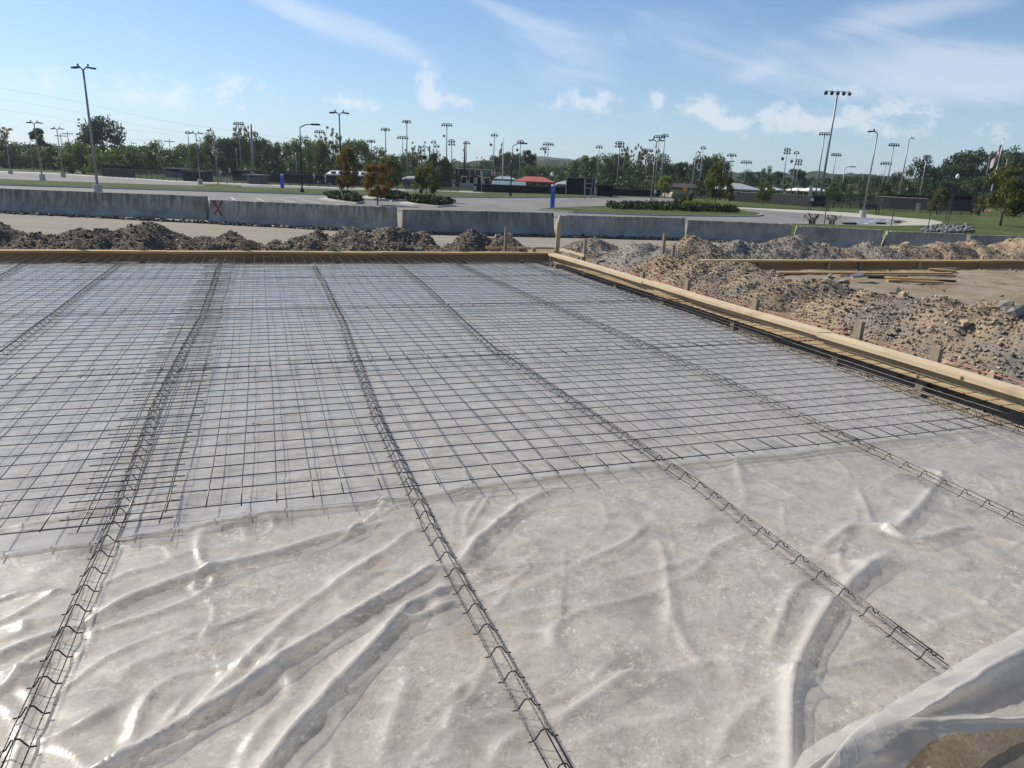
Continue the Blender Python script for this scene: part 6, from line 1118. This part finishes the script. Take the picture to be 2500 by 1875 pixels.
# juniper beds and hedge
def bed(pts, label, h, mat='leaf_juniper', size=.09, n=240, per=34, name='juniper_bed'):
    q = [gl(*p) for p in pts]; c = np.mean(q, 0); t = thing(name, c, label, 'shrub', 'planting beds of the car park'); rs = np.random.RandomState(int(pts[0][0])); cs = []; rd = []; poly_ = [(p[0], p[1]) for p in q]; xs = [p[0] for p in poly_]; ys = [p[1] for p in poly_]
    def inside(x, y):
        r = False
        for i in range(len(poly_)):
            (x1, y1), (x2, y2) = poly_[i - 1], poly_[i]
            if (y1 > y) != (y2 > y) and x < (x2 - x1) * (y - y1) / (y2 - y1) + x1: r = not r
        return r
    tries = 0
    while len(cs) < n and tries < 9000:
        tries += 1; x, y = rs.uniform(min(xs), max(xs)), rs.uniform(min(ys), max(ys))
        if inside(x, y): cs.append((x, y, ZLOT + .12 + h * rs.uniform(.2, .8))); rd.append(h * rs.uniform(.45, .7))
    v, f = leaf_quads(np.array(cs), np.array(rd), per, size, rs, .7); o = link(bpy.data.objects.new('foliage', mesh_np('foliage', v - c, f, MAT[mat])), t); return t
for pts, lab in (([(795, 487), (815, 483), (850, 484), (882, 494), (870, 498), (830, 493)], 'low dark juniper bed under the left car park tree'), ([(901, 481), (930, 476), (970, 479), (998, 489), (960, 491), (915, 485)], 'low dark juniper bed behind the bright orange tree'), ([(993, 496), (1020, 492), (1060, 494), (1106, 503), (1070, 506), (1020, 501)], 'low dark juniper bed under the right car park tree')):
    raised('planting_island', [gl(x + (x - sum(p[0] for p in pts) / len(pts)) * .12 - 6, y + .6) for x, y in pts], .1, 'concrete_walk'); bed(pts, lab, .42)
bed([(1477, 511), (1500, 509), (1600, 509), (1740, 514), (1798, 519), (1796, 524), (1700, 521), (1600, 518), (1500, 515)], 'long dark clipped hedge on the planted island', .5, n=420, name='hedge')
bed([(1660, 512), (1700, 511), (1742, 513), (1735, 517), (1670, 515)], 'yellow green flowering shrubs on the planted island', .75, 'leaf_yellow', .07, 60, 30, 'flower_bed')
def tuft(base, top_y, label, n=70, spread=.8):
    b = gl(*base); h = at(base[0], top_y, b[1])[2] - ZLOT; t = thing('ornamental_grass', b, label, 'plant', 'ornamental grasses'); rs = random.Random(int(base[0])); m = MB(); hd = MB()
    for i in range(n):
        a = rs.uniform(0, 6.28); l = h * rs.uniform(.6, 1); sp = spread * rs.uniform(.2, 1); p0 = b + np.array([math.cos(a) * .15, math.sin(a) * .15, 0]); p1 = b + np.array([math.cos(a) * sp * .45, math.sin(a) * sp * .45, l * .6]); p2 = b + np.array([math.cos(a) * sp, math.sin(a) * sp, l]); m.tube([p0, p1, p2], [.02, .015, .006], 3, False); hd.tube([p2, p2 + (p2 - p1) * .2], [.05, .01], 4)
    m.build('blades', MAT['leaf_olive'], t); hd.build('seed_heads', MAT['leaf_red'], t)
tuft((1655, 512), 473, 'reddish ornamental grass clump left on the planted island'); tuft((1680, 511), 470, 'reddish ornamental grass clump right on the planted island')
tuft((1982, 549), 522, 'thin weeds left of the first steel post behind the wall', 26, .5); tuft((2030, 549), 526, 'thin weeds right of the first steel post behind the wall', 22, .5)

# ------------------------------------------------------------------ far hills
def hills(name, dist, prof, mat, seed):
    xs = np.linspace(-900, 3400, 240); n = len(xs); rows_ = 9; vs = []; rs = np.random.RandomState(seed)
    for j in range(rows_):
        for i, x in enumerate(xs):
            yt = np.interp(x, [p[0] for p in prof], [p[1] for p in prof]); p = at(x, yt, dist); h = max(2, p[2] - ZLOT); s = j / (rows_ - 1); g = gd(x, dist); y = dist - 160 + s * 320; zz_ = h * math.sin(math.pi * s) ** .7 + (rs.rand() * 4.5 if 0 < j < rows_ - 1 else 0); vs.append((g[0] * y / dist, y, ZLOT - 1 + zz_))
    o = bpy.data.objects.new(name, mesh_np(name, np.array(vs), grid(n, rows_), MAT[mat], True)); link(o); o['kind'] = 'structure'
hills('hills', 900, [(-900, 370), (0, 378), (300, 385), (500, 396), (800, 402), (1150, 398), (1300, 394), (1400, 397), (1480, 410), (1760, 424), (1900, 428), (1990, 424), (2080, 428), (2200, 440), (2600, 452), (3400, 480)], 'hill_forest', 3)
hills('hills', 1700, [(-900, 360), (400, 388), (840, 396), (1180, 400), (1260, 388), (1330, 384), (1400, 390), (1500, 412), (1700, 418), (1850, 422), (2000, 425), (2300, 446), (3400, 478)], 'hill_forest', 5)

# ------------------------------------------------------------------ light summer haze
HAZE = True
if HAZE:
    m = MB(); m.obox((-2600, -60, -3.0), (5200, 0, 0), (0, 2100, 0), (0, 0, 60)); hm, ht, hb, ho = newmat('haze_air'); ht.nodes.remove(hb); vp = nn(ht, 'ShaderNodeVolumePrincipled'); vp.inputs['Color'].default_value = (.80, .88, 1.0, 1); vp.inputs['Density'].default_value = .0002; vp.inputs['Anisotropy'].default_value = .3
    lk(ht, vp.outputs[0], ho.inputs['Volume']); o = m.build('haze', hm); o['kind'] = 'stuff'
